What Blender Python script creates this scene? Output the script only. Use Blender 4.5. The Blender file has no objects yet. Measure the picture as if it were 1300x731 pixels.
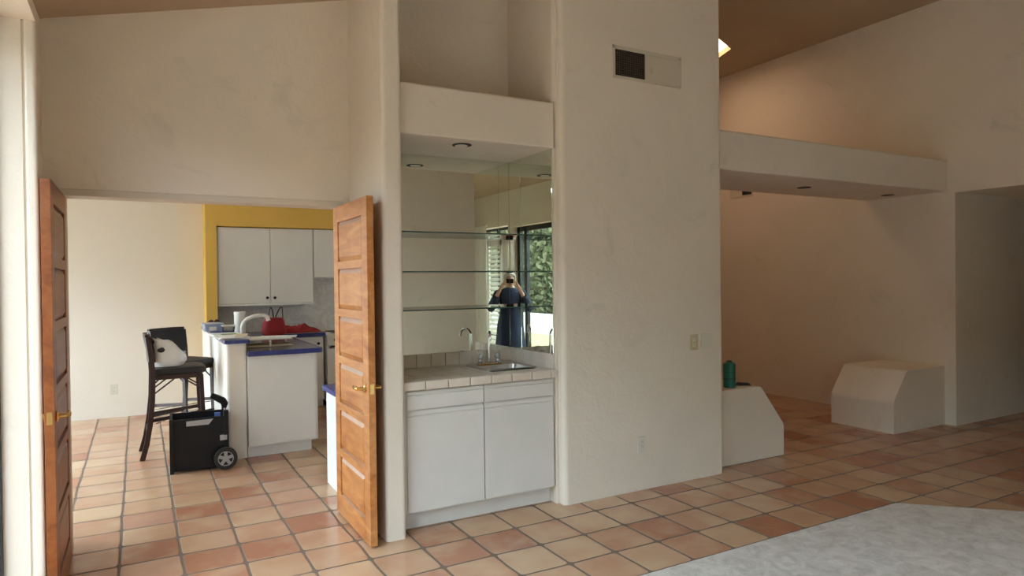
import bpy, bmesh, math, random
from mathutils import Vector, Matrix, noise
random.seed(7)
R_ = math.radians
SC = bpy.context.scene
COL = SC.collection

# ------------------------------------------------------------------ camera
cam_d = bpy.data.cameras.new('camera'); cam = bpy.data.objects.new('camera', cam_d); COL.objects.link(cam)
cam_d.sensor_width = 36.0; cam_d.lens = 854.64 / 1300 * 36.0; cam_d.clip_start = 0.01; cam_d.clip_end = 200
cr = Vector((0.87414141, -0.48553042, -0.01170487)); cu = Vector((0.01536963, 0.00356686, 0.99987552)); cf = Vector((0.48542823, 0.8742125, -0.01058036))
M = Matrix((cr, cu, -cf)).transposed().to_4x4(); M.translation = (0, 0, 1.56)
cam.matrix_world = M
SC.camera = cam
# ------------------------------------------------------------------ world, light, exposure
SC.view_settings.view_transform = 'Standard'; SC.view_settings.look = 'None'
SC.view_settings.gamma = 1.0; SC.view_settings.use_curve_mapping = False
SC.view_settings.exposure = 0.72
W = bpy.data.worlds.new('sky'); SC.world = W; W.use_nodes = True
wn = W.node_tree.nodes; wl = W.node_tree.links
bg = wn['Background']; bg.inputs['Color'].default_value = (0.74, 0.86, 1.0, 1); bg.inputs['Strength'].default_value = 10.0
SC.cycles.max_bounces = 12; SC.cycles.diffuse_bounces = 8; SC.cycles.glossy_bounces = 6; SC.cycles.transmission_bounces = 6
SC.cycles.transparent_max_bounces = 12; SC.cycles.use_denoising = True; SC.cycles.sample_clamp_indirect = 6.0
SC.cycles.caustics_reflective = True; SC.cycles.caustics_refractive = False

def area(name, loc, d, sx, sy, power, color, portal=False, spread=180):
    l = bpy.data.lights.new(name, 'AREA'); l.shape = 'RECTANGLE'; l.size = sx; l.size_y = sy; l.energy = power; l.color = color
    l.spread = R_(spread)
    o = bpy.data.objects.new(name, l); COL.objects.link(o); o.location = loc
    o.rotation_euler = Vector(d).to_track_quat('-Z', 'Y').to_euler()
    if portal: l.cycles.is_portal = True
    return o
area('window_light', (-0.72, 2.45, 1.42), (1, 0, 0), 2.8, 2.8, 0, (1, 1, 1), True)
area('window_light', (-0.72, 0.05, 1.25), (1, 0, 0), 2.4, 1.4, 0, (1, 1, 1), True)
area('window_light', (2.4, -2.5, 1.25), (0, 1, 0), 3.0, 2.45, 0, (1, 1, 1), True)
area('window_light', (-2.65, 7.0, 1.35), (1, 0, 0), 4.0, 2.6, 0, (1, 1, 1), True)

# ------------------------------------------------------------------ materials
def newmat(name):
    m = bpy.data.materials.new(name); m.use_nodes = True
    nt = m.node_tree
    return m, nt, nt.nodes['Principled BSDF']
def N(nt, t, **kw):
    n = nt.nodes.new(t)
    for k, v in kw.items():
        if k in n.inputs.keys() if isinstance(k, str) else False: n.inputs[k].default_value = v
        else: setattr(n, k, v)
    return n
def setin(n, **kw):
    for k, v in kw.items(): n.inputs[k.replace('_', ' ')].default_value = v
    return n
def ramp(nt, src, stops):
    r = nt.nodes.new('ShaderNodeValToRGB'); nt.links.new(src, r.inputs[0])
    e = r.color_ramp.elements
    while len(e) < len(stops): e.new(0.5)
    for i, (p, c) in enumerate(stops):
        e[i].position = p; e[i].color = (c[0], c[1], c[2], 1)
    return r.outputs[0]
def coord(nt):
    return nt.nodes.new('ShaderNodeNewGeometry').outputs['Position']
def noise_tex(nt, vec, scale, detail=3, rough=0.55, dist=0.0):
    n = nt.nodes.new('ShaderNodeTexNoise'); n.inputs['Scale'].default_value = scale; n.inputs['Detail'].default_value = detail
    n.inputs['Roughness'].default_value = rough; n.inputs['Distortion'].default_value = dist
    if vec: nt.links.new(vec, n.inputs['Vector'])
    return n.outputs['Fac']
def bump(nt, b, h, strength, dist):
    n = nt.nodes.new('ShaderNodeBump'); n.inputs['Strength'].default_value = strength; n.inputs['Distance'].default_value = dist
    nt.links.new(h, n.inputs['Height']); nt.links.new(n.outputs[0], b.inputs['Normal'])
    return n
def mixc(nt, fac, a, b, mode='MIX'):
    n = nt.nodes.new('ShaderNodeMix'); n.data_type = 'RGBA'; n.blend_type = mode
    for s, v in ((n.inputs[0], fac), (n.inputs[6], a), (n.inputs[7], b)):
        if isinstance(v, bpy.types.NodeSocket): nt.links.new(v, s)
        elif isinstance(v, (int, float)): s.default_value = v
        else: s.default_value = (v[0], v[1], v[2], 1)
    return n.outputs[2]
def math_(nt, op, a, b=None, c=None):
    n = nt.nodes.new('ShaderNodeMath'); n.operation = op
    for s, v in zip(n.inputs, (a, b, c)):
        if v is None: continue
        if isinstance(v, bpy.types.NodeSocket): nt.links.new(v, s)
        else: s.default_value = v
    return n.outputs[0]

def stucco(name, col, stain=0.05, bs=0.26):
    m, nt, b = newmat(name)
    p = coord(nt)
    big = noise_tex(nt, p, 1.3, 4, 0.6, 0.6)
    c1 = [x * (1 - stain) for x in col]
    c = ramp(nt, big, [(0.35, c1), (0.62, col)])
    # scuffs: sparse greyish trowel smudges
    sm = noise_tex(nt, p, 2.3, 5, 0.62, 1.0)
    sf = ramp(nt, sm, [(0.60, (0, 0, 0)), (0.74, (1, 1, 1))])
    c = mixc(nt, math_(nt, 'MULTIPLY', sf, 0.30 if stain > 0.03 else 0.05), c, (0.46, 0.43, 0.385))
    nt.links.new(c, b.inputs['Base Color']); b.inputs['Roughness'].default_value = 0.85
    b.inputs['Specular IOR Level'].default_value = 0.25
    f = noise_tex(nt, p, 14, 5, 0.6, 0.8); f2 = noise_tex(nt, p, 60, 3, 0.5)
    h = math_(nt, 'ADD', f, math_(nt, 'MULTIPLY', f2, 0.3))
    bump(nt, b, h, bs, 0.012)
    return m
def plain(name, col, rough=0.5, metal=0.0, spec=0.5, bumpscale=None, bs=0.1, vary=0.0, vscale=8, coat=0):
    m, nt, b = newmat(name)
    b.inputs['Base Color'].default_value = (*col, 1); b.inputs['Roughness'].default_value = rough
    b.inputs['Metallic'].default_value = metal; b.inputs['Specular IOR Level'].default_value = spec
    b.inputs['Coat Weight'].default_value = coat
    p = coord(nt)
    if vary:
        c = ramp(nt, noise_tex(nt, p, vscale, 4), [(0.3, [x * (1 - vary) for x in col]), (0.7, [min(1, x * (1 + vary * .5)) for x in col])])
        nt.links.new(c, b.inputs['Base Color'])
    if bumpscale: bump(nt, b, noise_tex(nt, p, bumpscale, 4), bs, 0.004)
    return m

M_ = {}
M_['stucco'] = stucco('wall_stucco', (0.77, 0.705, 0.61))
M_['stucco_far'] = stucco('kitchen_wall_plaster', (0.80, 0.76, 0.69), 0.02, 0.15)
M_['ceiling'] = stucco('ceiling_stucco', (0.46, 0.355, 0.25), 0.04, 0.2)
M_['yellow'] = stucco('yellow_plaster', (0.80, 0.53, 0.13), 0.04, 0.1)
M_['paintframe'] = plain('painted_trim', (0.62, 0.56, 0.47), 0.5)
M_['white'] = plain('white_laminate', (0.80, 0.80, 0.775), 0.35, vary=0.02)
M_['greywhite'] = plain('grey_white_lacquer', (0.70, 0.69, 0.655), 0.38, vary=0.03)
M_['gap'] = plain('cabinet_shadow_gap', (0.30, 0.28, 0.26), 0.7)
M_['blue'] = plain('cobalt_blue_tile', (0.035, 0.045, 0.22), 0.18, vary=0.25, vscale=30)
M_['bluetop'] = plain('slate_blue_tile', (0.10, 0.11, 0.17), 0.16, vary=0.2, vscale=14)
M_['navy'] = plain('navy_knob', (0.01, 0.012, 0.05), 0.25)
M_['black'] = plain('black_plastic', (0.008, 0.008, 0.010), 0.5, spec=0.3, bumpscale=120, bs=0.1)
M_['tyre'] = plain('black_rubber', (0.02, 0.02, 0.02), 0.75)
M_['silver'] = plain('silver_plastic', (0.42, 0.43, 0.45), 0.3, 0.3)
M_['chrome'] = plain('chrome', (0.75, 0.75, 0.76), 0.08, 1.0)
M_['steel'] = plain('brushed_steel', (0.50, 0.49, 0.47), 0.28, 1.0)
M_['brass'] = plain('polished_brass', (0.72, 0.49, 0.19), 0.2, 1.0)
M_['darkwood'] = plain('dark_mahogany_wood', (0.030, 0.008, 0.007), 0.42, vary=0.4, vscale=20)
M_['leather'] = plain('black_leather', (0.012, 0.011, 0.012), 0.5, bumpscale=90, bs=0.15)
M_['leathergrey'] = plain('worn_grey_leather', (0.075, 0.07, 0.068), 0.5, bumpscale=90, bs=0.15)
M_['bag'] = plain('white_plastic_film', (0.74, 0.73, 0.72), 0.35, bumpscale=22, bs=0.5)
M_['bagdark'] = plain('dark_bag_inside', (0.03, 0.028, 0.028), 0.6)
M_['red'] = plain('red_cloth', (0.30, 0.012, 0.020), 0.75, bumpscale=26, bs=0.6, vary=0.25, vscale=18)
M_['maroon'] = plain('maroon_leather', (0.035, 0.008, 0.012), 0.4)
M_['paper'] = plain('white_paper', (0.78, 0.77, 0.74), 0.7)
M_['manila'] = plain('manila_card', (0.62, 0.52, 0.36), 0.7)
M_['green'] = plain('green_paper', (0.20, 0.36, 0.17), 0.6)
M_['tub'] = plain('translucent_blue_plastic', (0.42, 0.50, 0.66), 0.25)
M_['blueink'] = plain('blue_print', (0.10, 0.20, 0.55), 0.5)
M_['ivory'] = plain('ivory_plate', (0.55, 0.49, 0.31), 0.35)
M_['plate'] = plain('cream_plate', (0.68, 0.66, 0.58), 0.35)
M_['dark'] = plain('dark_void', (0.012, 0.010, 0.009), 0.8)
M_['bronze'] = plain('dark_bronze_frame', (0.025, 0.028, 0.03), 0.4, 0.3)
M_['teal'] = plain('teal_can', (0.010, 0.17, 0.12), 0.35)
M_['tealdark'] = plain('teal_can_band', (0.006, 0.075, 0.055), 0.35)
M_['louver'] = plain('cream_painted_wood', (0.84, 0.82, 0.76), 0.45)
M_['fabricblue'] = plain('dark_blue_dress_cloth', (0.010, 0.022, 0.060), 0.8, bumpscale=40, bs=0.3)
M_['skin'] = plain('skin', (0.55, 0.34, 0.25), 0.5)
M_['hair'] = plain('silver_hair', (0.55, 0.52, 0.47), 0.6, bumpscale=80, bs=0.6)
M_['leaf'] = plain('leaf_green', (0.225, 0.245, 0.155), 0.55, vary=0.5, vscale=3)
M_['bark'] = plain('bark', (0.12, 0.085, 0.06), 0.9, bumpscale=18, bs=0.8)
M_['concrete'] = plain('patio_concrete', (0.27, 0.20, 0.125), 0.85, vary=0.15, vscale=3)
M_['whitewall'] = stucco('garden_wall_stucco', (0.80, 0.79, 0.75))

def m_mirror():
    m, nt, b = newmat('mirror_glass')
    b.inputs['Base Color'].default_value = (0.80, 0.83, 0.75, 1); b.inputs['Metallic'].default_value = 1; b.inputs['Roughness'].default_value = 0.0
    return m
M_['mirror'] = m_mirror()
def m_pane(name, col, mixv, rough=0.0):
    m, nt, b = newmat(name)
    nt.nodes.remove(b)
    t = nt.nodes.new('ShaderNodeBsdfTransparent'); t.inputs[0].default_value = (*col, 1)
    g = nt.nodes.new('ShaderNodeBsdfGlossy'); g.inputs['Roughness'].default_value = rough
    lw = nt.nodes.new('ShaderNodeLayerWeight'); lw.inputs[0].default_value = mixv
    mx = nt.nodes.new('ShaderNodeMixShader'); nt.links.new(math_(nt, 'MULTIPLY', lw.outputs['Fresnel'], .4 if name == 'window_glass' else 1.0), mx.inputs[0])
    nt.links.new(t.outputs[0], mx.inputs[1]); nt.links.new(g.outputs[0], mx.inputs[2])
    nt.links.new(mx.outputs[0], nt.nodes['Material Output'].inputs[0])
    return m
M_['pane'] = m_pane('window_glass', (0.95, 0.97, 0.96), 0.12)
M_['ventpaint'] = plain('vent_paint', (0.60, 0.545, 0.445), 0.5)
M_['shelf'] = m_pane('shelf_glass', (0.90, 0.96, 0.93), 0.45)
M_['shelfedge'] = plain('green_glass_edge', (0.03, 0.085, 0.07), 0.1)
M_['clearplastic'] = m_pane('clear_plastic', (0.80, 0.80, 0.78), 0.6, 0.1)

def m_floor():
    m, nt, b = newmat('saltillo_tiles')
    p = coord(nt)
    P = 0.3105
    # slight wobble so that the hand made tiles are not ruler straight
    wob = nt.nodes.new('ShaderNodeTexNoise'); wob.inputs['Scale'].default_value = 3.0; wob.inputs['Detail'].default_value = 2
    nt.links.new(p, wob.inputs['Vector'])
    vm = nt.nodes.new('ShaderNodeVectorMath'); vm.operation = 'MULTIPLY_ADD'
    nt.links.new(wob.outputs['Color'], vm.inputs[0]); vm.inputs[1].default_value = (0.018, 0.018, 0)
    nt.links.new(p, vm.inputs[2])
    s = nt.nodes.new('ShaderNodeSeparateXYZ'); nt.links.new(vm.outputs[0], s.inputs[0])
    u = math_(nt, 'DIVIDE', math_(nt, 'SUBTRACT', s.outputs[0], 2.999 - 20 * P), P)
    v = math_(nt, 'DIVIDE', math_(nt, 'SUBTRACT', s.outputs[1], 3.709 - 30 * P), P)
    fu = math_(nt, 'FRACT', u); fv = math_(nt, 'FRACT', v)
    iu = math_(nt, 'FLOOR', u); iv = math_(nt, 'FLOOR', v)
    cb = nt.nodes.new('ShaderNodeCombineXYZ'); nt.links.new(iu, cb.inputs[0]); nt.links.new(iv, cb.inputs[1])
    wn_ = nt.nodes.new('ShaderNodeTexWhiteNoise'); nt.links.new(cb.outputs[0], wn_.inputs['Vector'])
    # rounded-rect distance to the tile edge
    au = math_(nt, 'ABSOLUTE', math_(nt, 'SUBTRACT', fu, 0.5)); av = math_(nt, 'ABSOLUTE', math_(nt, 'SUBTRACT', fv, 0.5))
    pw = math_(nt, 'POWER', math_(nt, 'ADD', math_(nt, 'POWER', au, 14), math_(nt, 'POWER', av, 14)), 1 / 14)
    grout = ramp(nt, pw, [(0.466, (0, 0, 0)), (0.484, (1, 1, 1))])
    base = ramp(nt, wn_.outputs['Value'], [(0.0, (0.33, 0.130, 0.070)), (0.12, (0.40, 0.185, 0.105)), (0.3, (0.47, 0.265, 0.16)), (0.5, (0.50, 0.315, 0.19)), (0.75, (0.54, 0.36, 0.22)), (0.9, (0.55, 0.385, 0.25)), (1.0, (0.45, 0.235, 0.16))])
    # per tile blotches: offset the noise by the tile's random colour
    off = nt.nodes.new('ShaderNodeVectorMath'); off.operation = 'MULTIPLY_ADD'
    nt.links.new(wn_.outputs['Color'], off.inputs[0]); off.inputs[1].default_value = (7, 7, 7); nt.links.new(p, off.inputs[2])
    bl = noise_tex(nt, off.outputs[0], 2.6, 2, 0.45, 0.2)
    c = mixc(nt, ramp(nt, bl, [(0.36, (0, 0, 0)), (0.70, (.6, .6, .6))]), base, (0.42, 0.19, 0.105))
    bl2 = noise_tex(nt, off.outputs[0], 3.4, 3, 0.5)
    c = mixc(nt, ramp(nt, bl2, [(0.46, (0, 0, 0)), (0.72, (0.55, 0.55, 0.55))]), c, (0.58, 0.43, 0.27))
    c = mixc(nt, grout, c, (0.17, 0.12, 0.085))
    nt.links.new(c, b.inputs['Base Color'])
    r = mixc(nt, grout, (0.22, 0.22, 0.22), (0.9, 0.9, 0.9))
    nt.links.new(r, b.inputs['Roughness'])
    b.inputs['Specular IOR Level'].default_value = 0.5
    h = math_(nt, 'SUBTRACT', math_(nt, 'MULTIPLY', noise_tex(nt, p, 7, 3), 0.35), grout)
    bump(nt, b, h, 0.45, 0.006)
    return m
M_['floor'] = m_floor()
def m_carpet():
    m, nt, b = newmat('grey_carpet_pile')
    p = coord(nt)
    a = noise_tex(nt, p, 9, 6, 0.7, 1.0); f = noise_tex(nt, p, 90, 3, 0.6)
    c = ramp(nt, a, [(0.32, (0.48, 0.455, 0.415)), (0.5, (0.63, 0.605, 0.56)), (0.68, (0.76, 0.735, 0.69))])
    c = mixc(nt, math_(nt, 'MULTIPLY', f, 0.35), c, (0.54, 0.50, 0.44))
    nt.links.new(c, b.inputs['Base Color']); b.inputs['Roughness'].default_value = 1; b.inputs['Specular IOR Level'].default_value = 0.1
    bump(nt, b, f, 0.8, 0.006)
    return m
M_['carpet'] = m_carpet()
def m_wood(name, k):
    m, nt, b = newmat(name)
    tc = nt.nodes.new('ShaderNodeTexCoord').outputs['Object']
    mp = nt.nodes.new('ShaderNodeMapping'); mp.inputs['Scale'].default_value = (6, 1.6, 9); nt.links.new(tc, mp.inputs[0])
    n1 = noise_tex(nt, mp.outputs[0], 1.6, 6, 0.6, 1.0)
    c = ramp(nt, n1, [(0.25, (0.27, 0.078, 0.016)), (0.48, (0.45, 0.165, 0.038)), (0.72, (0.60, 0.275, 0.085))])
    n2 = noise_tex(nt, tc, 2.2, 3, 0.6)
    c = mixc(nt, math_(nt, 'MULTIPLY', ramp(nt, n2, [(0.45, (0, 0, 0)), (0.7, (1, 1, 1))]), 0.35), c, (0.66, 0.37, 0.16))
    # dust lies on the ledges that face up
    g = nt.nodes.new('ShaderNodeNewGeometry'); s = nt.nodes.new('ShaderNodeSeparateXYZ'); nt.links.new(g.outputs['True Normal'], s.inputs[0])
    d = ramp(nt, s.outputs[2], [(0.12, (0, 0, 0)), (0.45, (1, 1, 1))])
    c = mixc(nt, math_(nt, 'MULTIPLY', d, 0.65), c, (0.46, 0.38, 0.32))
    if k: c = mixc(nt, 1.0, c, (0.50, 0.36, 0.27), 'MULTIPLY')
    nt.links.new(c, b.inputs['Base Color']); b.inputs['Roughness'].default_value = 0.36
    return m
M_['wood'] = m_wood('orange_alder_wood', 0)
M_['wooddark'] = m_wood('darkened_brown_alder_wood', 1)  # the orange alder again, darkening multiplied into its colour for the left door
def m_tilewhite():
    m, nt, b = newmat('cream_bar_tile')
    p = coord(nt)
    c = ramp(nt, noise_tex(nt, p, 5, 4), [(0.35, (0.64, 0.55, 0.46)), (0.65, (0.76, 0.70, 0.62))])
    nt.links.new(c, b.inputs['Base Color']); b.inputs['Roughness'].default_value = 0.3
    return m
M_['tile'] = m_tilewhite()
M_['bargrout'] = plain('bar_tile_grout', (0.33, 0.27, 0.23), 0.9)
def m_splash():
    m, nt, b = newmat('grey_kitchen_splash_tile')
    p = coord(nt)
    s = nt.nodes.new('ShaderNodeSeparateXYZ'); nt.links.new(p, s.inputs[0])
    gx = math_(nt, 'FRACT', math_(nt, 'DIVIDE', s.outputs[0], 0.32)); gz = math_(nt, 'FRACT', math_(nt, 'DIVIDE', s.outputs[2], 0.30))
    g = math_(nt, 'MAXIMUM', math_(nt, 'ABSOLUTE', math_(nt, 'SUBTRACT', gx, .5)), math_(nt, 'ABSOLUTE', math_(nt, 'SUBTRACT', gz, .5)))
    gr = ramp(nt, g, [(0.485, (0, 0, 0)), (0.49, (1, 1, 1))])
    vein = noise_tex(nt, p, 4, 5, 0.6, 2.0)
    c = ramp(nt, vein, [(0.40, (0.74, 0.74, 0.73)), (0.5, (0.63, 0.63, 0.63)), (0.6, (0.77, 0.77, 0.75))])
    c = mixc(nt, math_(nt, 'MULTIPLY', gr, .6), c, (0.62, 0.62, 0.60))
    nt.links.new(c, b.inputs['Base Color']); b.inputs['Roughness'].default_value = 0.3
    return m
M_['splash'] = m_splash()
def m_emit(name, col, s):
    m, nt, b = newmat(name); b.inputs['Base Color'].default_value = (*col, 1)
    b.inputs['Emission Color'].default_value = (*col, 1); b.inputs['Emission Strength'].default_value = s
    return m
M_['skylight'] = m_emit('skylight_lens', (1.0, 0.66, 0.42), 4.5)

# ------------------------------------------------------------------ mesh helpers
class MB:
    def __init__(s): s.bm = bmesh.new()
    def box(s, x0, x1, y0, y1, z0, z1, bev=0.0, seg=2, rot=None, piv=None):
        r = bmesh.ops.create_cube(s.bm, size=1.0); vs = r['verts']
        for v in vs: v.co = Vector(((x0 + x1) / 2 + v.co.x * (x1 - x0), (y0 + y1) / 2 + v.co.y * (y1 - y0), (z0 + z1) / 2 + v.co.z * (z1 - z0)))
        if bev:
            es = list({e for v in vs for e in v.link_edges})
            rr = bmesh.ops.bevel(s.bm, geom=es, offset=bev, segments=seg, profile=0.5, affect='EDGES'); vs = list({v for f in rr['faces'] for v in f.verts} | {v for v in vs if v.is_valid})
        if rot:
            c = Vector(piv) if piv else Vector(((x0 + x1) / 2, (y0 + y1) / 2, (z0 + z1) / 2))
            bmesh.ops.rotate(s.bm, verts=vs, cent=c, matrix=rot)
        return s
    def prism(s, pts, a0, a1, axis=2):
        def mk(p, a):
            if axis == 2: return (p[0], p[1], a)
            if axis == 1: return (p[0], a, p[1])
            return (a, p[0], p[1])
        b = [s.bm.verts.new(mk(p, a0)) for p in pts]; t = [s.bm.verts.new(mk(p, a1)) for p in pts]; n = len(pts)
        fs = [s.bm.faces.new(b), s.bm.faces.new(t)]
        for i in range(n): fs.append(s.bm.faces.new((b[i], b[(i + 1) % n], t[(i + 1) % n], t[i])))
        bmesh.ops.recalc_face_normals(s.bm, faces=fs)
        return s
    def tube(s, pts, r, n=12, cap=True):
        pts = [Vector(p) for p in pts]; rs = r if isinstance(r, (list, tuple)) else [r] * len(pts)
        rings = []; up = None
        for i, p in enumerate(pts):
            d = (pts[min(i + 1, len(pts) - 1)] - pts[max(i - 1, 0)]).normalized()
            if up is None: up = Vector((0, 0, 1)) if abs(d.z) < 0.9 else Vector((1, 0, 0))
            a = d.cross(up).normalized(); bb = a.cross(d).normalized(); up = bb
            rings.append([s.bm.verts.new(p + (a * math.cos(2 * math.pi * k / n) + bb * math.sin(2 * math.pi * k / n)) * rs[i]) for k in range(n)])
        fs = []
        for q in range(len(rings) - 1):
            for k in range(n): fs.append(s.bm.faces.new((rings[q][k], rings[q][(k + 1) % n], rings[q + 1][(k + 1) % n], rings[q + 1][k])))
        if cap: fs += [s.bm.faces.new(rings[0]), s.bm.faces.new(rings[-1])]
        bmesh.ops.recalc_face_normals(s.bm, faces=fs)
        return s
    def bar(s, p0, p1, w, d, side=(0, 1, 0)):
        """rectangular bar p0->p1; w along side, d across"""
        return s.sweep([p0, p1], w, d, side)
    def sweep(s, pts, w, d, side=(0, 1, 0)):
        pts = [Vector(p) for p in pts]; sd = Vector(side).normalized(); rings = []
        for i, p in enumerate(pts):
            t = (pts[min(i + 1, len(pts) - 1)] - pts[max(i - 1, 0)]).normalized()
            a = (sd - t * sd.dot(t)).normalized(); b = t.cross(a).normalized()
            rings.append([s.bm.verts.new(p + a * (w / 2) * i1 + b * (d / 2) * j1) for i1, j1 in ((1, 1), (-1, 1), (-1, -1), (1, -1))])
        fs = [s.bm.faces.new(rings[0]), s.bm.faces.new(rings[-1])]
        for q in range(len(rings) - 1):
            for k in range(4): fs.append(s.bm.faces.new((rings[q][k], rings[q][(k + 1) % 4], rings[q + 1][(k + 1) % 4], rings[q + 1][k])))
        bmesh.ops.recalc_face_normals(s.bm, faces=fs)
        return s
    def lathe(s, prof, c, n=24, axis=(0, 0, 1), cap=True):
        ax = Vector(axis).normalized(); q = Vector((0, 0, 1)).rotation_difference(ax); c = Vector(c); rings = []
        for r, z in prof:
            rings.append([s.bm.verts.new(c + q @ Vector((max(r, 1e-5) * math.cos(2 * math.pi * k / n), max(r, 1e-5) * math.sin(2 * math.pi * k / n), z))) for k in range(n)])
        fs = []
        for i in range(len(rings) - 1):
            for k in range(n): fs.append(s.bm.faces.new((rings[i][k], rings[i][(k + 1) % n], rings[i + 1][(k + 1) % n], rings[i + 1][k])))
        if cap: fs += [s.bm.faces.new(rings[0]), s.bm.faces.new(rings[-1])]
        bmesh.ops.recalc_face_normals(s.bm, faces=fs)
        return s
    def ball(s, c, r, sub=2, sc=(1, 1, 1), jit=0.0):
        rr = bmesh.ops.create_icosphere(s.bm, subdivisions=sub, radius=1.0)
        for v in rr['verts']:
            k = 1 + (noise.noise(v.co * 1.9 + Vector(c)) * jit if jit else 0)
            v.co = Vector(c) + Vector((v.co.x * sc[0], v.co.y * sc[1], v.co.z * sc[2])) * r * k
        return s
    def xform(s, mat):
        bmesh.ops.transform(s.bm, matrix=mat, verts=s.bm.verts); return s
    def build(s, name, mat, parent=None, smooth=False, loc=None):
        me = bpy.data.meshes.new(name)
        if loc is not None: bmesh.ops.translate(s.bm, verts=s.bm.verts, vec=-Vector(loc))
        if smooth:
            for f in s.bm.faces: f.smooth = True
            for e in s.bm.edges:
                if len(e.link_faces) == 2 and e.calc_face_angle(0) > R_(38): e.smooth = False
        s.bm.to_mesh(me); s.bm.free()
        o = bpy.data.objects.new(name, me); COL.objects.link(o)
        me.materials.append(M_[mat] if isinstance(mat, str) else mat)
        if smooth:
            wnm = o.modifiers.new('normals', 'WEIGHTED_NORMAL'); wnm.keep_sharp = True
        if parent: o.parent = parent
        if loc is not None: o.location = loc
        return o
def tag(o, label=None, cat=None, group=None, kind=None):
    if label: o['label'] = label
    if cat: o['category'] = cat
    if group: o['group'] = group
    if kind: o['kind'] = kind
    return o
def thing(name, label, cat, loc=(0, 0, 0), rz=0, group=None):
    o = bpy.data.objects.new(name, None); COL.objects.link(o); o.empty_display_size = 0.1
    o.location = loc; o.rotation_euler = (0, 0, rz)
    return tag(o, label, cat, group)
def struct(name, mb, mat, label=None, cat=None, parent=None, smooth=False, loc=None):
    o = mb.build(name, mat, parent, smooth, loc)
    if not parent: tag(o, label, cat, kind='structure')
    return o
def roundpoly(pts, rad, n=6):
    """round the corners of a 2D polygon; rad is one radius per corner (0 = sharp)"""
    out = []
    for i, p in enumerate(pts):
        r = rad[i]
        if not r: out.append(p); continue
        p = Vector(p); a = (Vector(pts[i - 1]) - p).normalized(); b = (Vector(pts[(i + 1) % len(pts)]) - p).normalized()
        for k in range(n + 1):
            t = k / n
            q0 = p + a * r; q2 = p + b * r
            q = q0 * (1 - t) ** 2 + p * 2 * t * (1 - t) + q2 * t * t
            out.append((q.x, q.y))
    return out

# ================================================================== SETTING
WX = 7.40                      # right wall plane
FY = 3.885                     # front faces
def ceil_z(x): return min(4.45, 3.18 + 0.25 * x)
# floor
struct('floor', MB().box(-2.6, 11.5, -2.4, 9.6, -0.12, 0.0), 'floor', 'terracotta Saltillo tile floor', 'floor')
# ceiling : shed slope rising to the right then flat, with a skylight opening
c = MB()
c.prism([(-0.75, ceil_z(-0.75)), (5.08, 4.45), (5.08, 4.65), (-0.75, ceil_z(-0.75) + 0.2)], -2.4, 4.75, axis=1)
sk = [(6.576, 6.087), (6.659, 6.31), (6.80, 6.70), (5.80, 6.55), (5.58, 5.63), (6.285, 5.954)]
c.box(5.08, 7.65, -2.4, 5.4, 4.45, 4.65)
c.box(4.0, 5.08, 4.75, 5.4, 4.45, 4.65); c.box(4.0, 5.4, 5.4, 7.8, 4.45, 4.65)
c.box(5.4, 7.65, 6.9, 7.8, 4.45, 4.65)
# the flat part round the skylight hole (5.4..7.65 x 5.4..6.9)
def ring(bm, outer, inner, z0, z1):
    for z in (z0, z1):
        vo = [bm.verts.new((p[0], p[1], z)) for p in outer]; vi = [bm.verts.new((p[0], p[1], z)) for p in inner]
        eo = [bm.edges.new((vo[i], vo[(i + 1) % len(vo)])) for i in range(len(vo))]
        ei = [bm.edges.new((vi[i], vi[(i + 1) % len(vi)])) for i in range(len(vi))]
        bmesh.ops.triangle_fill(bm, use_beauty=True, edges=eo + ei)
    n = len(inner)
    for i in range(n):
        a, b = inner[i], inner[(i + 1) % n]
        bm.faces.new([bm.verts.new((a[0], a[1], z0)), bm.verts.new((b[0], b[1], z0)), bm.verts.new((b[0], b[1], z1)), bm.verts.new((a[0], a[1], z1))])
ring(c.bm, [(5.4, 5.4), (7.65, 5.4), (7.65, 6.9), (5.4, 6.9)], sk, 4.45, 4.65)
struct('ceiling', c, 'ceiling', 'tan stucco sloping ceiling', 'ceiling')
s = struct('trim_1', MB().prism(sk, 4.52, 4.56), 'skylight', 'small bright skylight in the high ceiling beside the pillar', 'skylight')

# left wall with the tall sliding door (window_1) and the lower window behind the camera (window_2)
LX0, LX1 = -0.62, -0.42
w = MB()
w.box(LX0, LX1 - .03, 1.0, 3.885, 2.816, 3.7); w.box(LX0, LX1, 1.0, 3.885, 2.83, 3.7)
w.box(LX0, LX1, 0.62, 1.0, 0, 3.7)
w.box(LX0, LX1, -0.72, 0.62, 2.46, 3.7)
w.box(LX0, LX1, -2.4, -2.12, 0, 3.7); w.box(LX0, LX1, -.80, -.72, 0, 3.7); w.box(LX0, LX1, -2.12, -.80, 2.5, 3.7); w.box(LX0, LX1, -2.12, -.80, 0, .12)
struct('wall_left', w, 'stucco', 'stucco wall on the left side of the room', 'wall')
# nib / jamb at the far end of the sliding door, running on as the left wall of the door recess
nb = MB()
nb.prism(roundpoly([(-0.62, 3.885), (-0.462, 3.885), (-0.462, 4.9), (-0.62, 4.9)], [0, .004, 0, 0]), 0, 3.7)
nb.prism(roundpoly([(-0.452, 3.872), (-0.405, 3.872), (-0.405, 3.93), (-0.452, 3.93)], [.012, .018, .01, 0]), 0, 2.816)
nb.box(-0.462, -0.446, 3.895, 3.93, 0, 2.816)
nb.box(-0.452, -0.405, 1.0, 3.93, 2.812, 2.86)
nb.box(-0.462, -0.446, 1.0, 3.93, 2.823, 2.86)
struct('wall_left_jamb', nb, 'stucco', 'white stucco jamb of the sliding door', 'wall', smooth=True)
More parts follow.
